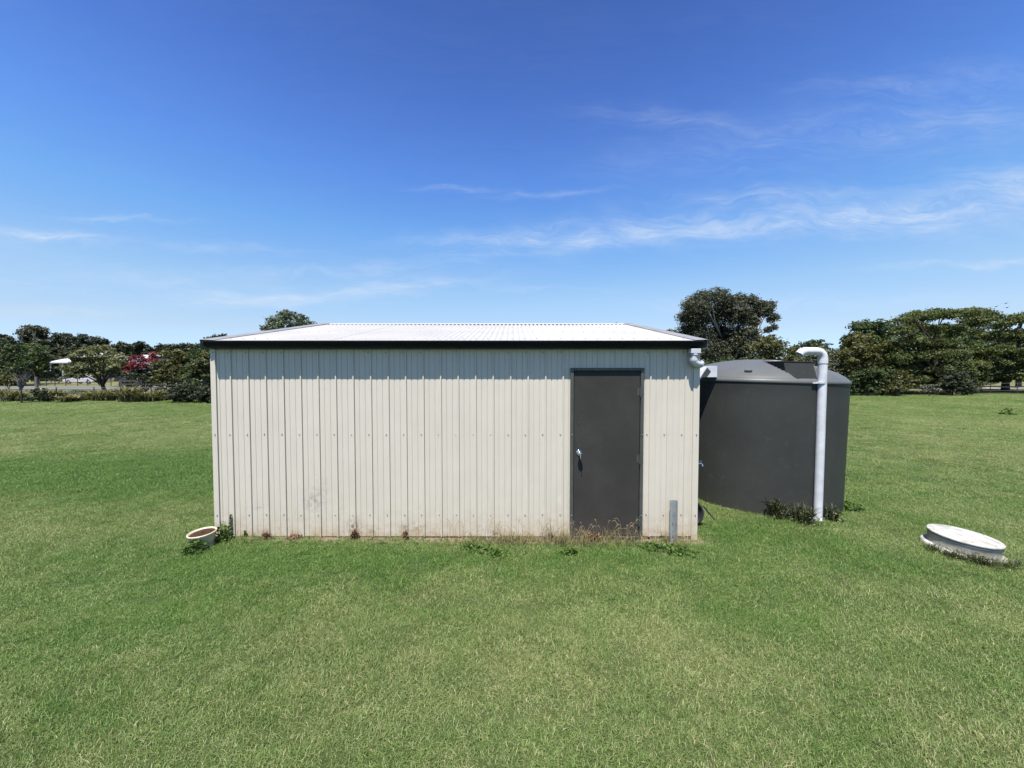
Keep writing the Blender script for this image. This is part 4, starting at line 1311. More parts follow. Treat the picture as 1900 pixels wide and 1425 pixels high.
# ------------------------------------------------------------------ strap-leaved plants along the left field edge
def strap_clump(name, label, cat, base, r, h, n_, mat, seed, group=None, w=0.04, seg=3, parent=None, arch=1.0):
    rng = np.random.default_rng(seed)
    VV, FF, RR = [], [], []
    a_ = rng.uniform(0, 2 * PI, n_); out = rng.uniform(0.2, 1.0, n_) * r; hh = h * rng.uniform(0.5, 1.1, n_)
    bx_ = rng.normal(0, 0.22, (n_, 2)) * r
    k_ = 0
    for i in range(n_):
        d = np.array([math.cos(a_[i]), math.sin(a_[i]), 0]); sd = np.array([-d[1], d[0], 0])
        p0_ = np.array([bx_[i, 0], bx_[i, 1], 0])
        for j in range(seg + 1):
            t_ = j / seg
            c = p0_ + d * out[i] * t_ ** 1.5 + np.array([0, 0, hh[i] * (t_ * 1.5 - arch * 0.75 * t_ * t_)])
            ww = w * (1 - t_ ** 2 * 0.9) * 0.5
            VV += [c - sd * ww, c + sd * ww]
        for j in range(seg):
            q_ = k_ + j * 2
            FF.append((q_, q_ + 1, q_ + 3, q_ + 2)); RR.append(min(1, rng.uniform(0, 1)))
        k_ += (seg + 1) * 2
    if parent is None:
        o = np_mesh(name, np.array(VV), np.array(FF), mat, None, np.array(RR))
        o.location = base
        NLEAF[0] += len(FF) * 2
        return tag(o, label, cat, group)
    return np.array(VV), np.array(FF), np.array(RR)


rf = random.Random(12)
looks = ['yellow green strap leaved clump', 'pale spiky clump', 'tangled yellow clump', 'olive strap leaved clump']
spots = [(8, 'leftmost at the picture edge'), (30, 'behind the bare sapling'), (98, 'right of the grey strainer post'), (112, 'below the slanting pale rail'), (128, 'at the foot of the pale rail'), (143, 'below the nose of the white car'), (158, 'below the middle of the white car'), (174, 'left of the forked trunk'),
         (190, 'at the foot of the forked trunk'), (206, 'just right of the forked trunk'), (221, 'below the dark timber gate post'), (238, 'left under the blossom tree'), (254, 'under the blossom tree'), (270, 'right under the blossom tree'), (285, 'beside the thin stake by the dark hedge'), (300, 'touching the dark bush by the shed')]
for i, (u, where) in enumerate(spots):
    Yp = 26.0 + rf.uniform(-0.5, 1.6)
    p = P(u, 742, Yp)
    strap_clump('strap_plant', looks[i % 4] + ' ' + where, 'plant', (p.x, Yp, float(gz(p.x, Yp)) - 0.02), rf.uniform(0.5, 1.0), rf.uniform(0.55, 1.45), rf.randint(160, 300), L_flax, 200 + i, 'strap leaved plants along the left field edge', 0.06)
o_under = []
# low dark shrubs behind them filling the hedge line
for i, (u, w_) in enumerate([(105, 'behind the pale rail'), (150, 'below the car'), (205, 'right of the forked trunk'), (245, 'behind the blossom tree')]):
    otree('low_shrub', 'low dark shrub in the hedge line ' + w_, 'shrub', u, 28.5, [(u - 24, 738), (u - 12, 726), (u, 723), (u + 12, 726), (u + 24, 738)], 7, 742, L_gum2 if i % 2 else L_olive, 0.09, 36, 70 + i, depth=0.6, group='low shrubs in the left hedge line', trunk_r=0.03)

# bare sapling and stake at far left
t = thing('bare_sapling', 'leafless grey sapling at the field edge on the far left', 'sapling', G(40, 748))
mb = MB(); rq = random.Random(2)
mb.tube([(0, 0, -0.05), (0.02, 0, 0.6), (-0.02, 0, 1.1)], [0.055, 0.045, 0.035], 6)
mb.build('trunk', M_darkbark, t)
mb = MB()
for i in range(26):
    a_ = rq.uniform(0, 2 * PI); l_ = rq.uniform(0.6, 1.5); z_ = rq.uniform(0.7, 1.15)
    d = Vector((math.cos(a_) * 0.5, math.sin(a_) * 0.3, 1)).normalized()
    q1 = Vector((0, 0, z_)) + d * l_ * 0.5 + Vector((rq.uniform(-.1, .1), 0, 0)); q2 = q1 + (d + Vector((rq.uniform(-.4, .4), 0, 0.2))).normalized() * l_ * 0.6
    mb.tube([(0, 0, z_), q1, q2], [0.022, 0.014, 0.005], 4, cap=False)
    for _ in range(2):
        mb.tube([q1, q1 + Vector((rq.uniform(-.35, .35), rq.uniform(-.2, .2), rq.uniform(.2, .6)))], [0.010, 0.004], 4, cap=False)
mb.build('twigs', M_post, t)

# ------------------------------------------------------------------ fences, post, rail, gate
sp0 = base_at(68, 40)
t = thing('strainer_post', 'thick weathered grey post with a pale rail slanting down to the right', 'post', sp0)
mb = MB(); mb.tube([(0, 0, -0.2), (0.0, 0, 1.45)], [0.13, 0.12], 10); mb.build('post', M_post, t)
a0_ = P(76, 722, 40) - Vector(sp0); b0_ = P(128, 739, 28.5) - Vector(sp0)
mb = MB(); mb.tube([a0_ , b0_], 0.055, 6); mb.build('brace_rail', M_rail, t)


def wire_fence(label, group, us, Y_, hgt, matp, nw=4, r=0.03, skip=0):
    p0_ = base_at(us[0], Y_)
    t = thing('wire_fence', label, 'fence', p0_)
    pr_ = None
    wires = [MB() for _ in range(nw)]
    for u in us:
        b_ = base_at(u, Y_)
        x_ = b_[0] - p0_[0]
        mb = MB(); mb.tube([(x_, 0, -0.1), (x_, 0, hgt)], r, 6); mb.build('fence_post', matp, t)
        if pr_ is not None:
            for k_ in range(nw):
                z_ = hgt * (0.25 + 0.7 * k_ / (nw - 1))
                wires[k_].tube([(pr_, 0, z_), (x_, 0, z_)], 0.010, 4, cap=False)
        pr_ = x_
    for wv in wires:
        wv.build('wire', M_wire, t)
    return t


wire_fence('dark picket and wire fence between the road and the white car', None, [74, 86, 102, 122, 144, 163, 184, 206], 53, 1.0, M_dkpost, 3, 0.045)
wire_fence('low wire fence in front of the strap leaved plants on the left', None, [-30, 36, 104, 174, 228, 280, 330], 27.0, 0.95, M_dkpost, 3, 0.03)
wire_fence('dark wire fence under the trees right of the tank', None, [1560, 1608, 1660, 1712, 1764, 1816, 1838, 1888, 1940], 35.5, 1.0, M_dkpost, 3, 0.03)
gb_ = base_at(226, 42)
t = thing('timber_gate', 'dark timber rail gate between the road and the blossom tree', 'gate', gb_)
xw = base_at(300, 42)[0] - gb_[0]
for i, x_ in enumerate((0, xw * 0.5, xw)):
    mb = MB(); mb.bbox(x_ - 0.12, x_ + 0.12, -0.1, 0.1, -0.1, 1.15, 0.01); mb.build('gate_post', M_dkpost, t)
for z_ in (0.25, 0.62, 0.98):
    mb = MB(); mb.bbox(0.12, xw - 0.12, -0.13, -0.10, z_ - 0.07, z_ + 0.07, 0.005); mb.build('rail', M_dkpost, t)

# ------------------------------------------------------------------ house with white roof
HY = 74
pL = P(86, 672, HY); pR = P(210, 672, HY)
hb_ = (0.5 * (pL.x + pR.x), HY, 0.0)
house = thing('farm_house', 'pale house with a white hipped roof behind the white car', 'house', hb_)
hw = (pR.x - pL.x) / 2; ez = pL.z; hd = 9.0; rz_ = P(125, 655, HY + 4).z
mb = MB()
V = [(-hw, 0, ez), (hw, 0, ez), (hw, hd, ez), (-hw, hd, ez), (-hw + 4.2, hd / 2, rz_), (hw - 4.2, hd / 2, rz_)]
mb.add(V, [(0, 1, 5, 4), (2, 3, 4, 5), (1, 2, 5), (3, 0, 4)])
mb.add([(v[0], v[1], v[2] - 0.18) for v in V[:4]], [(3, 2, 1, 0)])
mb.add([(-hw, 0, ez - 0.18), (hw, 0, ez - 0.18), (hw, 0, ez), (-hw, 0, ez)], [(0, 1, 2, 3)])
mb.add([(-hw, 0, ez - 0.18), (-hw, 0, ez), (-hw, hd, ez), (-hw, hd, ez - 0.18)], [(0, 1, 2, 3)])
rf_ = mb.build('roof', M_whitep, house)
mb = MB(); mb.box(-hw + 0.5, hw - 0.5, 2.0, hd - 0.5, 0, ez - 0.19); mb.build('wall', M_weather, house)
mb = MB(); mb.bbox(-hw + 0.2, hw - 0.2, 0.2, 1.98, 0, 0.5, 0.03); mb.build('veranda_floor', M_conc, house)
for i in range(6):
    x_ = -hw + 0.4 + i * (2 * hw - 0.8) / 5
    mb = MB(); mb.box(x_ - 0.08, x_ + 0.08, 0.25, 0.41, 0.5, ez - 0.2); mb.build('veranda_post', M_whitep, house)
for x_ in (-hw + 1.3, -hw + 3.6, -hw + 6.2, hw - 3.0):
    mb = MB(); mb.box(x_, x_ + 1.1, 1.93, 1.998, 1.0, 2.5); f_ = mb.build('window', M_whitep, house)
    mb = MB(); mb.box(x_ + 0.1, x_ + 0.52, 1.90, 1.929, 1.1, 2.4); mb.box(x_ + 0.58, x_ + 1.0, 1.90, 1.929, 1.1, 2.4); mb.build('pane', M_glass, f_)
mb = MB(); mb.box(-hw + 5.0, -hw + 5.9, 1.93, 1.998, 0.5, 2.6); mb.build('front_door', M_whitep, house)
p = P(263, 662, 78)
h2 = thing('far_shed', 'small white roof glimpsed above the crimson blossom', 'building', (p.x, 78, 0))
zt = p.z
mb = MB(); mb.add([(-2.2, 0, zt - 0.35), (2.2, 0, zt - 0.35), (2.2, 2.5, zt + 0.5), (-2.2, 2.5, zt + 0.5), (2.2, 5, zt - 0.35), (-2.2, 5, zt - 0.35)], [(0, 1, 2, 3), (3, 2, 4, 5)]); mb.build('roof', M_whitep, h2)
mb = MB(); mb.box(-2, 2, 0.2, 4.8, 0, zt - 0.4); mb.build('wall', M_weather, h2)

# hedge in front of the house
otree('clipped_hedge', 'low dark hedge in front of the pale house', 'hedge', 110, 66, [(78, 702), (90, 699), (120, 700), (146, 701)], 5, 706, L_ever, 0.16, 30, 81, depth=0.6, trunk_r=0.05)
otree('white_rose_bush', 'pale flowering bush in front of the house veranda', 'bush', 95, 64, [(84, 700), (92, 688), (100, 690), (108, 698)], 5, 704, L_grey, 0.14, 32, 82, depth=0.5, trunk_r=0.05)

# ------------------------------------------------------------------ white car
CY = 60.5
ca, cb = P(127, 710, CY), P(186, 710, CY)
car = thing('parked_car', 'white sedan parked on the grass behind the wire fence', 'car', ((ca.x + cb.x) / 2, CY, 0.03))
cl_ = (cb.x - ca.x) / 2
hw_ = 0.88
prof_b = [(-1.0, 0.42), (-0.985, 0.62), (-0.93, 0.74), (-0.62, 0.86), (-0.44, 0.90), (0.0, 0.92), (0.62, 0.95), (0.96, 0.92), (1.0, 0.70), (0.99, 0.40), (0.80, 0.28), (-0.85, 0.26)]
prof_c = [(-0.46, 0.88), (-0.20, 1.34), (-0.08, 1.42), (0.25, 1.42), (0.42, 1.35), (0.70, 0.93)]


def extr(prof_, w0, w1=None, zsplit=0.9):
    mb = MB(); n_ = len(prof_)
    w1 = w1 or w0
    wv = [w0 if p_[1] < zsplit else w0 + (w1 - w0) * min(1, (p_[1] - zsplit) / 0.5) for p_ in prof_]
    V = [(p_[0] * cl_, -w_, p_[1]) for p_, w_ in zip(prof_, wv)] + [(p_[0] * cl_, w_, p_[1]) for p_, w_ in zip(prof_, wv)]
    F = [(i, n_ + i, n_ + (i + 1) % n_, (i + 1) % n_) for i in range(n_)] + [tuple(range(n_)), tuple(range(2 * n_ - 1, n_ - 1, -1))]
    mb.add(V, F); return mb


body = extr(prof_b, hw_).build('car_body', M_carp, car)
bv = body.modifiers.new('soft', 'BEVEL'); bv.width = 0.06; bv.segments = 2; bv.limit_method = 'ANGLE'
extr(prof_c, hw_ * 0.93, hw_ * 0.72, 0.88).build('cabin', M_carp, car)
mb = MB()
for s_ in (-1, 1):
    def pt(xf, z_):
        w_ = hw_ * 0.93 + (hw_ * 0.72 - hw_ * 0.93) * (z_ - 0.88) / 0.5
        return (xf * cl_, s_ * (w_ + 0.012), z_)
    mb.add([pt(-0.38, 0.95), pt(0.10, 0.97), pt(0.10, 1.34), pt(-0.16, 1.32)], [(0, 1, 2, 3) if s_ < 0 else (3, 2, 1, 0)])
    mb.add([pt(0.13, 0.97), pt(0.60, 0.98), pt(0.38, 1.31), pt(0.13, 1.34)], [(0, 1, 2, 3) if s_ < 0 else (3, 2, 1, 0)])
mb.build('side_window', M_glass, car)
mb = MB(); mb.add([(-0.445 * cl_ - 0.02, -0.72, 0.93), (-0.445 * cl_ - 0.02, 0.72, 0.93), (-0.21 * cl_ - 0.02, 0.6, 1.33), (-0.21 * cl_ - 0.02, -0.6, 1.33)], [(3, 2, 1, 0)]); mb.build('windscreen', M_glass, car)
for xf in (-0.60, 0.62):
    for s_ in (-1, 1):
        m = Matrix.Translation((xf * cl_, s_ * 0.80, 0.32)) @ Matrix.Rotation(PI / 2, 4, 'X')
        mb = MB(); mb.lathe([(0.20, -0.11), (0.31, -0.11), (0.33, -0.08), (0.33, 0.08), (0.31, 0.11), (0.20, 0.11)], 24, m); w_ = mb.build('wheel', M_tyre, car)
        mb = MB(); mb.lathe([(0.0, -0.09), (0.21, -0.10), (0.21, 0.10), (0.0, 0.09)], 16, m); mb.build('rim', M_hub, w_)
for s_ in (-1, 1):
    mb = MB(); mb.bbox(-0.995 * cl_, -0.93 * cl_, s_ * 0.62 - 0.16, s_ * 0.62 + 0.16, 0.60, 0.72, 0.02); mb.build('headlight', M_glass, car)

# ------------------------------------------------------------------ birds
for (u, v, lb) in [(1866, 563, 'small dark bird flying highest above the trees on the right'), (1868, 571, 'small dark bird flying just below another over the right trees'), (1848, 569, 'leftmost tiny bird in the sky over the right trees')]:
    t = thing('bird', lb, 'bird', P(u, v, 45), 0, 'birds over the right hand trees')
    mb = MB(); mb.tube([(-0.14, 0, 0), (-0.05, 0, 0.01), (0.08, 0, 0.01), (0.16, 0, 0.0)], [0.01, 0.045, 0.04, 0.01], 6); mb.build('body', M_bird, t)
    mb = MB(); mb.add([(-0.05, 0, 0.02), (0.05, 0, 0.02), (0.03, 0.26, 0.10), (-0.02, 0.26, 0.10), (0.0, 0.42, 0.06)], [(0, 1, 2, 3), (3, 2, 4)])
    mb.add([(-0.05, 0, 0.02), (0.05, 0, 0.02), (0.03, -0.26, 0.10), (-0.02, -0.26, 0.10), (0.0, -0.42, 0.06)], [(3, 2, 1, 0), (4, 2, 3)]); mb.build('wing', M_bird, t)

# ------------------------------------------------------------------ woodland far off that closes the horizon
rng = np.random.default_rng(77)
bl = []
for i in range(150):
    a_ = -1.25 + 2.5 * i / 149 + rng.uniform(-.01, .01)
    d_ = 150 + rng.uniform(-8, 8)
    hh_ = rng.uniform(5.0, 8.0)
    for zf in (0.2, 0.62):
        bl.append(((d_ * math.sin(a_), d_ * math.cos(a_), hh_ * zf), rng.uniform(3.0, 4.2)))
V, F, rn = crown_cards(bl, 0.75, 1.6, rng, 0.9)
V[:, 2] = np.maximum(V[:, 2], 0.0)
o = np_mesh('distant_woodland', V, F, L_gum2, None, rn)
tag(o, 'far off strip of dark woodland along the horizon', 'woodland', None, 'stuff')
NLEAF[0] += len(F) * 2

# ------------------------------------------------------------------ weeds round the shed and the tank
def blades_mesh(name, spots_, mat, seed, seg=4):
    """curved thin stems: spots_ = (x, y, z, lean radius, height, count, width)"""
    rng = np.random.default_rng(seed)
    VV, FF, RR = [], [], []; off = 0
    for (x_, y_, z_, r_, h_, n_, w_) in spots_:
        v_, f_, q_ = strap_clump(None, None, None, None, r_, h_, n_, mat, int(rng.integers(1e9)), None, w_, seg, parent=True, arch=1.0)
        VV.append(v_ + np.array([x_, y_, z_])); FF.append(f_ + off); RR.append(q_); off += len(v_)
    return np.concatenate(VV), np.concatenate(FF), np.concatenate(RR)


rw = random.Random(21)
sp_ = []
for i in range(190):
    u = rw.triangular(780, 1290, 1070)
    x_ = (u - 950) / 713 * 4.6
    y_ = rw.uniform(4.52, 4.695)
    tall = rw.uniform(0.07, 0.21) * (1.35 if 1000 < u < 1200 else 1.0)
    sp_.append((x_, y_, float(gz(x_, y_)) - 0.01, rw.uniform(0.06, 0.17), tall, rw.randint(4, 13), 0.0036))
for i in range(28):
    u = rw.uniform(430, 800)
    x_ = (u - 950) / 713 * 4.66
    sp_.append((x_, 4.68, float(gz(x_, 4.68)), 0.05, rw.uniform(0.05, 0.13), rw.randint(2, 5), 0.0035))
V, F, rn = blades_mesh('dry_grass', sp_, L_dry, 5)
o = np_mesh('dry_grass', V, F, L_dry, None, rn)
tag(o, 'straw coloured dry grass along the foot of the shed wall and door', 'dry grass', None, 'stuff')
sp2 = []
for i in range(330):
    u = rw.uniform(405, 1292)
    x_ = (u - 950) / 713 * 4.62
    if DX0 - 0.05 < x_ < DX1 + 0.1 and rw.random() < 0.5:
        continue
    y_ = rw.uniform(4.50, 4.69)
    sp2.append((x_, y_, float(gz(x_, y_)) - 0.01, rw.uniform(0.03, 0.09), rw.uniform(0.03, 0.09), rw.randint(6, 14), 0.0036))
V, F, rn = blades_mesh('edge_grass', sp2, None, 6)
o = np_mesh('edge_grass', V, F, leaf_mat('edge_grass_blade', (0.05, 0.11, 0.02), (0.20, 0.26, 0.09), (0.36, 0.33, 0.17), 0.25), None, rn)
tag(o, 'uneven fringe of longer green grass along the foot of the shed', 'grass', None, 'stuff')
# seed heads on thin stems
mb = MB()
for i in range(90):
    u = rw.triangular(790, 1285, 1060); x_ = (u - 950) / 713 * 4.6; y_ = rw.uniform(4.5, 4.67)
    h_ = rw.uniform(0.12, 0.32); lx = rw.uniform(-.09, .09)
    q0 = Vector((x_, y_, float(gz(x_, y_)))); q1 = q0 + Vector((lx * 0.4, 0, h_ * 0.8)); q2 = q0 + Vector((lx, -0.01, h_)); q3 = q2 + Vector((lx * 0.5, 0, -0.012))
    mb.tube([q0, q1, q2, q3], [0.0012, 0.0012, 0.003, 0.001], 4, cap=False)
o = mb.build('seed_stems', simple('seed_head_brown', (0.16, 0.12, 0.07), (0.28, 0.22, 0.13), 30, 0.9))
tag(o, 'thin brown seed stems rising above the dry grass at the wall', 'seed stems', None, 'stuff')


def leafy_weed(name, label, cat, base, r, h, n_, mat, seed, leaf=0.03, group=None, kind=None, straps=0, aspect=1.8):
    rng = np.random.default_rng(seed)
    t_ = rng.uniform(0, 1, n_)
    a_ = rng.uniform(0, 2 * PI, n_); rad = r * np.sqrt(rng.uniform(0, 1, n_))
    pos = np.stack([rad * np.cos(a_), rad * np.sin(a_) * 0.7, h * t_ * (1 - 0.6 * (rad / r) ** 2) + 0.005], 1)
    nn = rng.normal(size=(n_, 3)) * 0.7 + np.array([0, 0, 0.8])
    V, F = cards(pos, nn, leaf * rng.uniform(0.5, 1.3, n_), aspect, rng)
    rn = rng.uniform(0, 1, n_)
    if straps:
        v_, f_, q_ = strap_clump(None, None, None, None, r * 1.1, h * 1.3, straps, mat, seed + 1, None, leaf * 0.35, 4, parent=True)
        F = np.concatenate([F, f_ + len(V)]); V = np.concatenate([V, v_]); rn = np.concatenate([rn, q_])
    o = np_mesh(name, V, F, mat, None, rn)
    o.location = base
    return tag(o, label, cat, group, kind)


def W(u, v):
    g_ = G(u, v); return (g_.x, g_.y, g_.z)


GW = 'weeds round the tank foot'
leafy_weed('weed', 'dark arching weed against the tank wall left of the standpipe', 'weed', W(1440, 962), 0.19, 0.30, 90, L_dark, 91, 0.026, GW, None, 80)
leafy_weed('weed', 'dark weed tangle at the foot of the white standpipe', 'weed', W(1492, 972), 0.24, 0.27, 130, L_dark, 92, 0.026, GW, None, 110)
leafy_weed('weed', 'dark low weed right of the standpipe under the tank', 'weed', W(1546, 968), 0.14, 0.24, 80, L_dark, 93, 0.03, GW, None, 40)
leafy_weed('weed', 'small dark weed where the tank meets the shed corner', 'weed', W(1306, 920), 0.12, 0.22, 90, L_weed, 94, 0.03, GW, None, 24)
leafy_weed('weed', 'thin straggly weed at the left foot of the tank', 'weed', W(1350, 936), 0.22, 0.09, 160, L_weed, 95, 0.03, GW, None, 20)
leafy_weed('weed', 'green tuft right of the tank foot in the lawn', 'weed', W(1572, 945), 0.22, 0.12, 240, L_weed, 96, 0.035, GW, None, 60)
for i, (an, r_, n_, lb) in enumerate([(188, 0.11, 60, 'dark weed patch at the left rim of the round lid'), (212, 0.15, 120, 'dark grassy weed over the left front of the round lid'), (238, 0.17, 170, 'thickest dark weed in front of the round lid'),
                              (264, 0.17, 150, 'dark wiry weed over the right front of the round lid'), (292, 0.10, 50, 'thin dark weed at the lower right flange of the round lid'), (30, 0.10, 50, 'dark grass tuft at the far right rim of the round lid')]):
    leafy_weed('weed', lb, 'weed', (lc.x + 0.42 * math.cos(R(an)), lc.y + 0.42 * math.sin(R(an)), float(gz(lc.x, lc.y)) - 0.02 - (0.03 if an > 250 else 0)), r_, 0.125, int(n_ * 0.6), L_dark, 97 + i, 0.016, 'dark weeds round the concrete lid', None, n_)
GL = 'broad leaved weeds in the lawn before the shed'
for i, (u, v, r_, lb) in enumerate([(1232, 1022, 0.17, 'dark broad leaved weed in the lawn below the steel channel'), (1268, 1028, 0.14, 'broad leaved weed in the lawn below the right corner of the shed'), (1205, 1018, 0.11, 'small broad leaved weed in the lawn right of the door'),
                             (895, 1022, 0.12, 'broad leaved weed in the lawn below the middle of the wall'), (925, 1030, 0.10, 'small dark weed in the lawn right of the middle weed'), (1057, 1028, 0.08, 'little weed in the lawn left of the door'),
                             (868, 1018, 0.07, 'smallest weed in the lawn left of the middle weed'), (1870, 770, 0.5, 'lone tall weed far out in the lawn on the right')]):
    leafy_weed('lawn_weed', lb, 'weed', W(u, v), r_ * (1.25 if v > 900 else 0.6), 0.055 if v > 900 else 0.4, 150 if v > 900 else 60, L_weed, 110 + i, 0.032 if v > 900 else 0.09, GL)
leafy_weed('weed', 'green weed climbing round the cream pot', 'weed', (bp.x + 0.13, 4.60, 0.02), 0.11, 0.24, 220, L_weed, 130, 0.026, None, None, 30)
leafy_weed('weed', 'small green weed in front of the foot of the cream pot', 'weed', (bp.x + 0.03, 4.30, 0.02), 0.15, 0.17, 220, L_weed, 131, 0.026, None, None, 20)
# green shoots climbing in the grooves of the cladding
for (u, v0_, v1_, lb) in [(428, 955, 997, 'thin line of green shoots in a groove near the left corner of the wall'), (455, 985, 997, 'tiny green sprig at the wall foot near the left corner')]:
    pa_ = P(u, v1_, SY - 0.02); pb2 = P(u, v0_, SY - 0.02)
    rng = np.random.default_rng(u)
    n_ = 120
    pos = np.stack([pa_.x + rng.normal(0, 0.006, n_), SY - 0.018 - np.abs(rng.normal(0, 0.006, n_)), rng.uniform(0, pb2.z, n_)], 1)
    V, F = cards(pos, rng.normal(size=(n_, 3)) + np.array([0, -1, 0]), np.full(n_, 0.016), 1.6, rng)
    o = np_mesh('climbing_sprig', V, F, L_weed, None, rng.uniform(0, 1, n_)); tag(o, lb, 'weed')
GD = 'dead weeds at the foot of the wall'
for i, (u, v, r_, h_, lb) in enumerate([(494, 995, 0.055, 0.09, 'leftmost brown dead weed at the foot of the wall'), (547, 996, 0.085, 0.05, 'low wide brown dead weed at the foot of the wall'), (658, 994, 0.05, 0.13, 'tallest brown dead weed under the grey scuff of the wall'),
                                 (752, 994, 0.035, 0.11, 'thin brown dead weed near the start of the dry grass'), (1100, 992, 0.10, 0.11, 'reddish brown dead weed at the left foot of the door')]):
    x_ = P(u, v, SY - 0.04).x
    leafy_weed('dead_weed', lb, 'dead weed', (x_, SY - 0.045, 0.015), r_, h_, 110, L_brown, 140 + i, 0.022, GD, None, 14)

# ------------------------------------------------------------------ lawn: instanced tufts of real blades
def tuft_mesh(n_, rad, seed, hmin, hmax, w):
    rng = np.random.default_rng(seed)
    r_ = rad * np.sqrt(rng.uniform(0, 1, n_)) ; a_ = rng.uniform(0, 2 * PI, n_)
    bx_ = np.stack([r_ * np.cos(a_), r_ * np.sin(a_), np.full(n_, -0.004)], 1)
    h_ = rng.uniform(hmin, hmax, n_) * (1 - 0.2 * r_ / rad)
    th_ = rng.uniform(0, 2 * PI, n_)
    ln = np.abs(rng.normal(0.85, 0.5, n_))
    d = np.stack([np.cos(th_), np.sin(th_), np.zeros(n_)], 1)
    ph = th_ + PI / 2 + rng.normal(0, 0.6, n_)
    sd = np.stack([np.cos(ph), np.sin(ph), np.zeros(n_)], 1)
    ww = (w * rng.uniform(0.7, 1.25, n_))[:, None]
    mid = bx_ + d * (h_ * ln * 0.35)[:, None] + np.array([0, 0, 1]) * (h_ * 0.58)[:, None]
    tip = bx_ + d * (h_ * ln * 1.05)[:, None] + np.array([0, 0, 1]) * (h_ * np.clip(1.0 - 0.26 * ln, 0.25, 1))[:, None]
    V = np.empty((n_, 6, 3))
    V[:, 0] = bx_ - sd * ww * 0.5; V[:, 1] = bx_ + sd * ww * 0.5
    V[:, 2] = mid - sd * ww * 0.45; V[:, 3] = mid + sd * ww * 0.45
    V[:, 4] = tip - sd * ww * 0.08; V[:, 5] = tip + sd * ww * 0.08
    base = (np.arange(n_) * 6)[:, None]
    F = np.concatenate([base + np.array([0, 1, 3, 2]), base + np.array([2, 3, 5, 4])], 0)
    rn = rng.uniform(0, 1, n_)
    return V.reshape(-1, 3), F, np.concatenate([rn, rn])


src = bpy.data.collections.new('tuft_sources')
for i in range(6):
    V, F, rn = tuft_mesh(560, 0.17, 900 + i, 0.014, 0.041, 0.0023)
    me = np_mesh('tuft%d' % i, V, F, M_blade, 'mesh', rn)
    src.objects.link(bpy.data.objects.new('grass_tuft', me))

rng = np.random.default_rng(31)
pts, scl = [], []


def scatter(y0, y1, dens, s0, s1, k=1.5, add=2.0):
    area_w = y1 * k + add
    st_ = dens ** -0.5
    X_, Y_ = np.meshgrid(np.arange(-area_w, area_w, st_), np.arange(y0, y1, st_))
    x_ = X_.ravel() + rng.uniform(-.6, .6, X_.size) * st_; y_ = Y_.ravel() + rng.uniform(-.6, .6, X_.size) * st_
    ok = np.abs(x_) < y_ * k + add
    ok &= ~((x_ > SX0 - 0.02) & (x_ < SX1 + 0.02) & (y_ > 4.63) & (y_ < SY + DEPTH))
    # thinner growth on the bare strip at the wall foot
    strip = (x_ > 0.2) & (x_ < 2.2) & (y_ > 4.50) & (y_ < 4.64)
    ok &= ~(strip & (rng.uniform(size=len(x_)) < 0.5))
    ok &= np.hypot(x_ - TC.x, y_ - TC.y) > TR - 0.03
    ok &= np.hypot(x_ - lc.x, y_ - lc.y) > 0.40
    ok &= np.hypot(x_ - bp.x, y_ - 4.47) > 0.10
    x_, y_ = x_[ok], y_[ok]
    pts.append(np.stack([x_, y_, gz(x_, y_)], 1)); scl.append(rng.uniform(s0, s1, len(x_)))


scatter(1.0, 3.2, 60, 0.8, 1.15)
scatter(3.2, 6.5, 44, 0.85, 1.35)
scatter(6.5, 12, 18, 1.2, 1.8)
scatter(12, 22, 9, 1.7, 2.5)
scatter(22, 34, 5, 2.2, 3.0)
pts = np.concatenate(pts); scl = np.concatenate(scl)
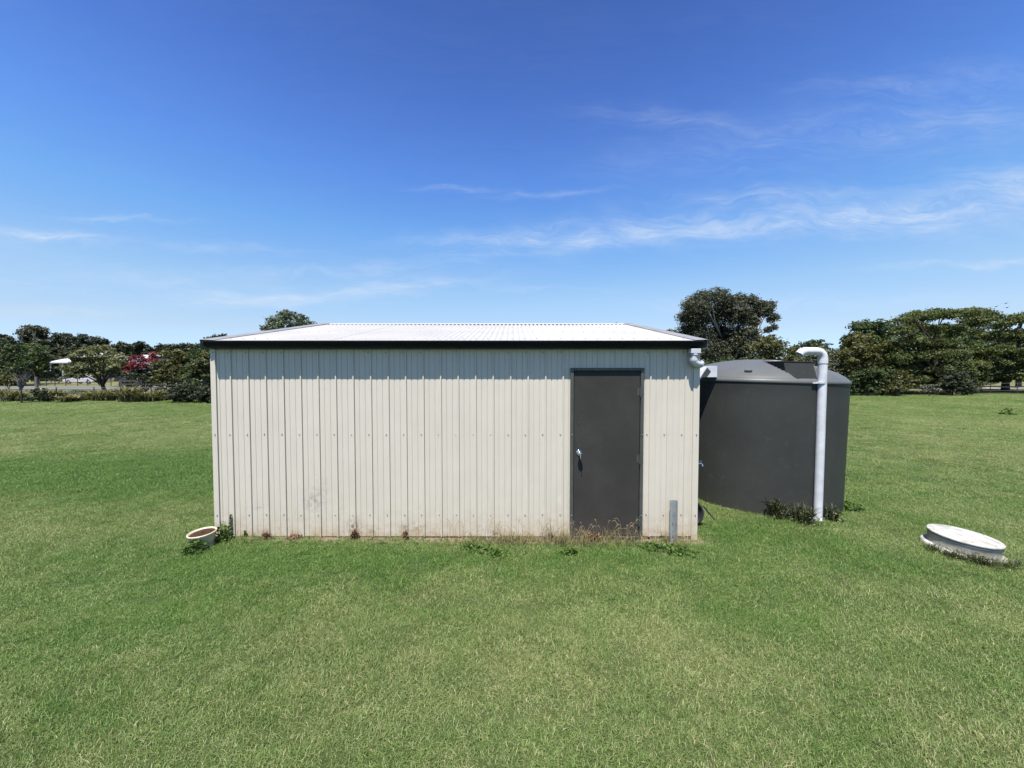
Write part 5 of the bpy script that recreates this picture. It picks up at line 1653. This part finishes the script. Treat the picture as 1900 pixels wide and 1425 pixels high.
# the lusher patches stand a little taller
lush = 1 + 0.25 * np.exp(-((pts[:, 0] + 8) / 6) ** 2 - ((pts[:, 1] - 7.6) / 2) ** 2) + 0.35 * np.exp(-((pts[:, 0] - 3.6) / 1.3) ** 2 - ((pts[:, 1] - 5.2) / .9) ** 2)
zsc = scl ** 0.45 * lush * (0.78 + 0.5 * (0.5 + 0.5 * np.sin(pts[:, 0] * 2.3 + 1.7 * np.sin(pts[:, 1] * 1.9)) * np.cos(pts[:, 1] * 2.9 + pts[:, 0])))
zsc[pts[:, 1] > 12] *= 1.0
npnt = len(pts)
me = bpy.data.meshes.new('lawn_grass')
me.vertices.add(npnt); me.vertices.foreach_set('co', pts.astype(np.float32).ravel())
at = me.attributes.new('rotv', 'FLOAT_VECTOR', 'POINT')
rv = np.stack([rng.normal(0, .05, npnt), rng.normal(0, .05, npnt), rng.uniform(0, 2 * PI, npnt)], 1)
at.data.foreach_set('vector', rv.astype(np.float32).ravel())
at = me.attributes.new('sclv', 'FLOAT_VECTOR', 'POINT')
at.data.foreach_set('vector', np.stack([scl, scl, zsc], 1).astype(np.float32).ravel())
at = me.attributes.new('pick', 'INT', 'POINT'); at.data.foreach_set('value', rng.integers(0, 6, npnt).astype(np.int32))
grass = bpy.data.objects.new('lawn_grass', me); C.objects.link(grass)
tag(grass, 'short green lawn grass covering the field', 'grass', None, 'stuff')
ng = bpy.data.node_groups.new('scatter_tufts', 'GeometryNodeTree')
ng.interface.new_socket('Geometry', in_out='INPUT', socket_type='NodeSocketGeometry')
ng.interface.new_socket('Geometry', in_out='OUTPUT', socket_type='NodeSocketGeometry')
gi = ng.nodes.new('NodeGroupInput'); go = ng.nodes.new('NodeGroupOutput')
ci = ng.nodes.new('GeometryNodeCollectionInfo'); ci.inputs['Collection'].default_value = src
ci.inputs['Separate Children'].default_value = True; ci.inputs['Reset Children'].default_value = True
ip = ng.nodes.new('GeometryNodeInstanceOnPoints'); ip.inputs['Pick Instance'].default_value = True
mp = ng.nodes.new('GeometryNodeMeshToPoints')


def named(nm, typ):
    q_ = ng.nodes.new('GeometryNodeInputNamedAttribute'); q_.data_type = typ; q_.inputs['Name'].default_value = nm
    return [o_ for o_ in q_.outputs if o_.enabled and o_.name == 'Attribute'][0]


ng.links.new(gi.outputs[0], ip.inputs['Points'])
ng.links.new(ci.outputs[0], ip.inputs['Instance'])
ng.links.new(named('pick', 'INT'), ip.inputs['Instance Index'])
ng.links.new(named('rotv', 'FLOAT_VECTOR'), ip.inputs['Rotation'])
ng.links.new(named('sclv', 'FLOAT_VECTOR'), ip.inputs['Scale'])
ng.links.new(ip.outputs[0], go.inputs[0])
mod = grass.modifiers.new('tufts', 'NODES'); mod.node_group = ng
print('LEAF TRIS', NLEAF[0], 'TUFTS', npnt)
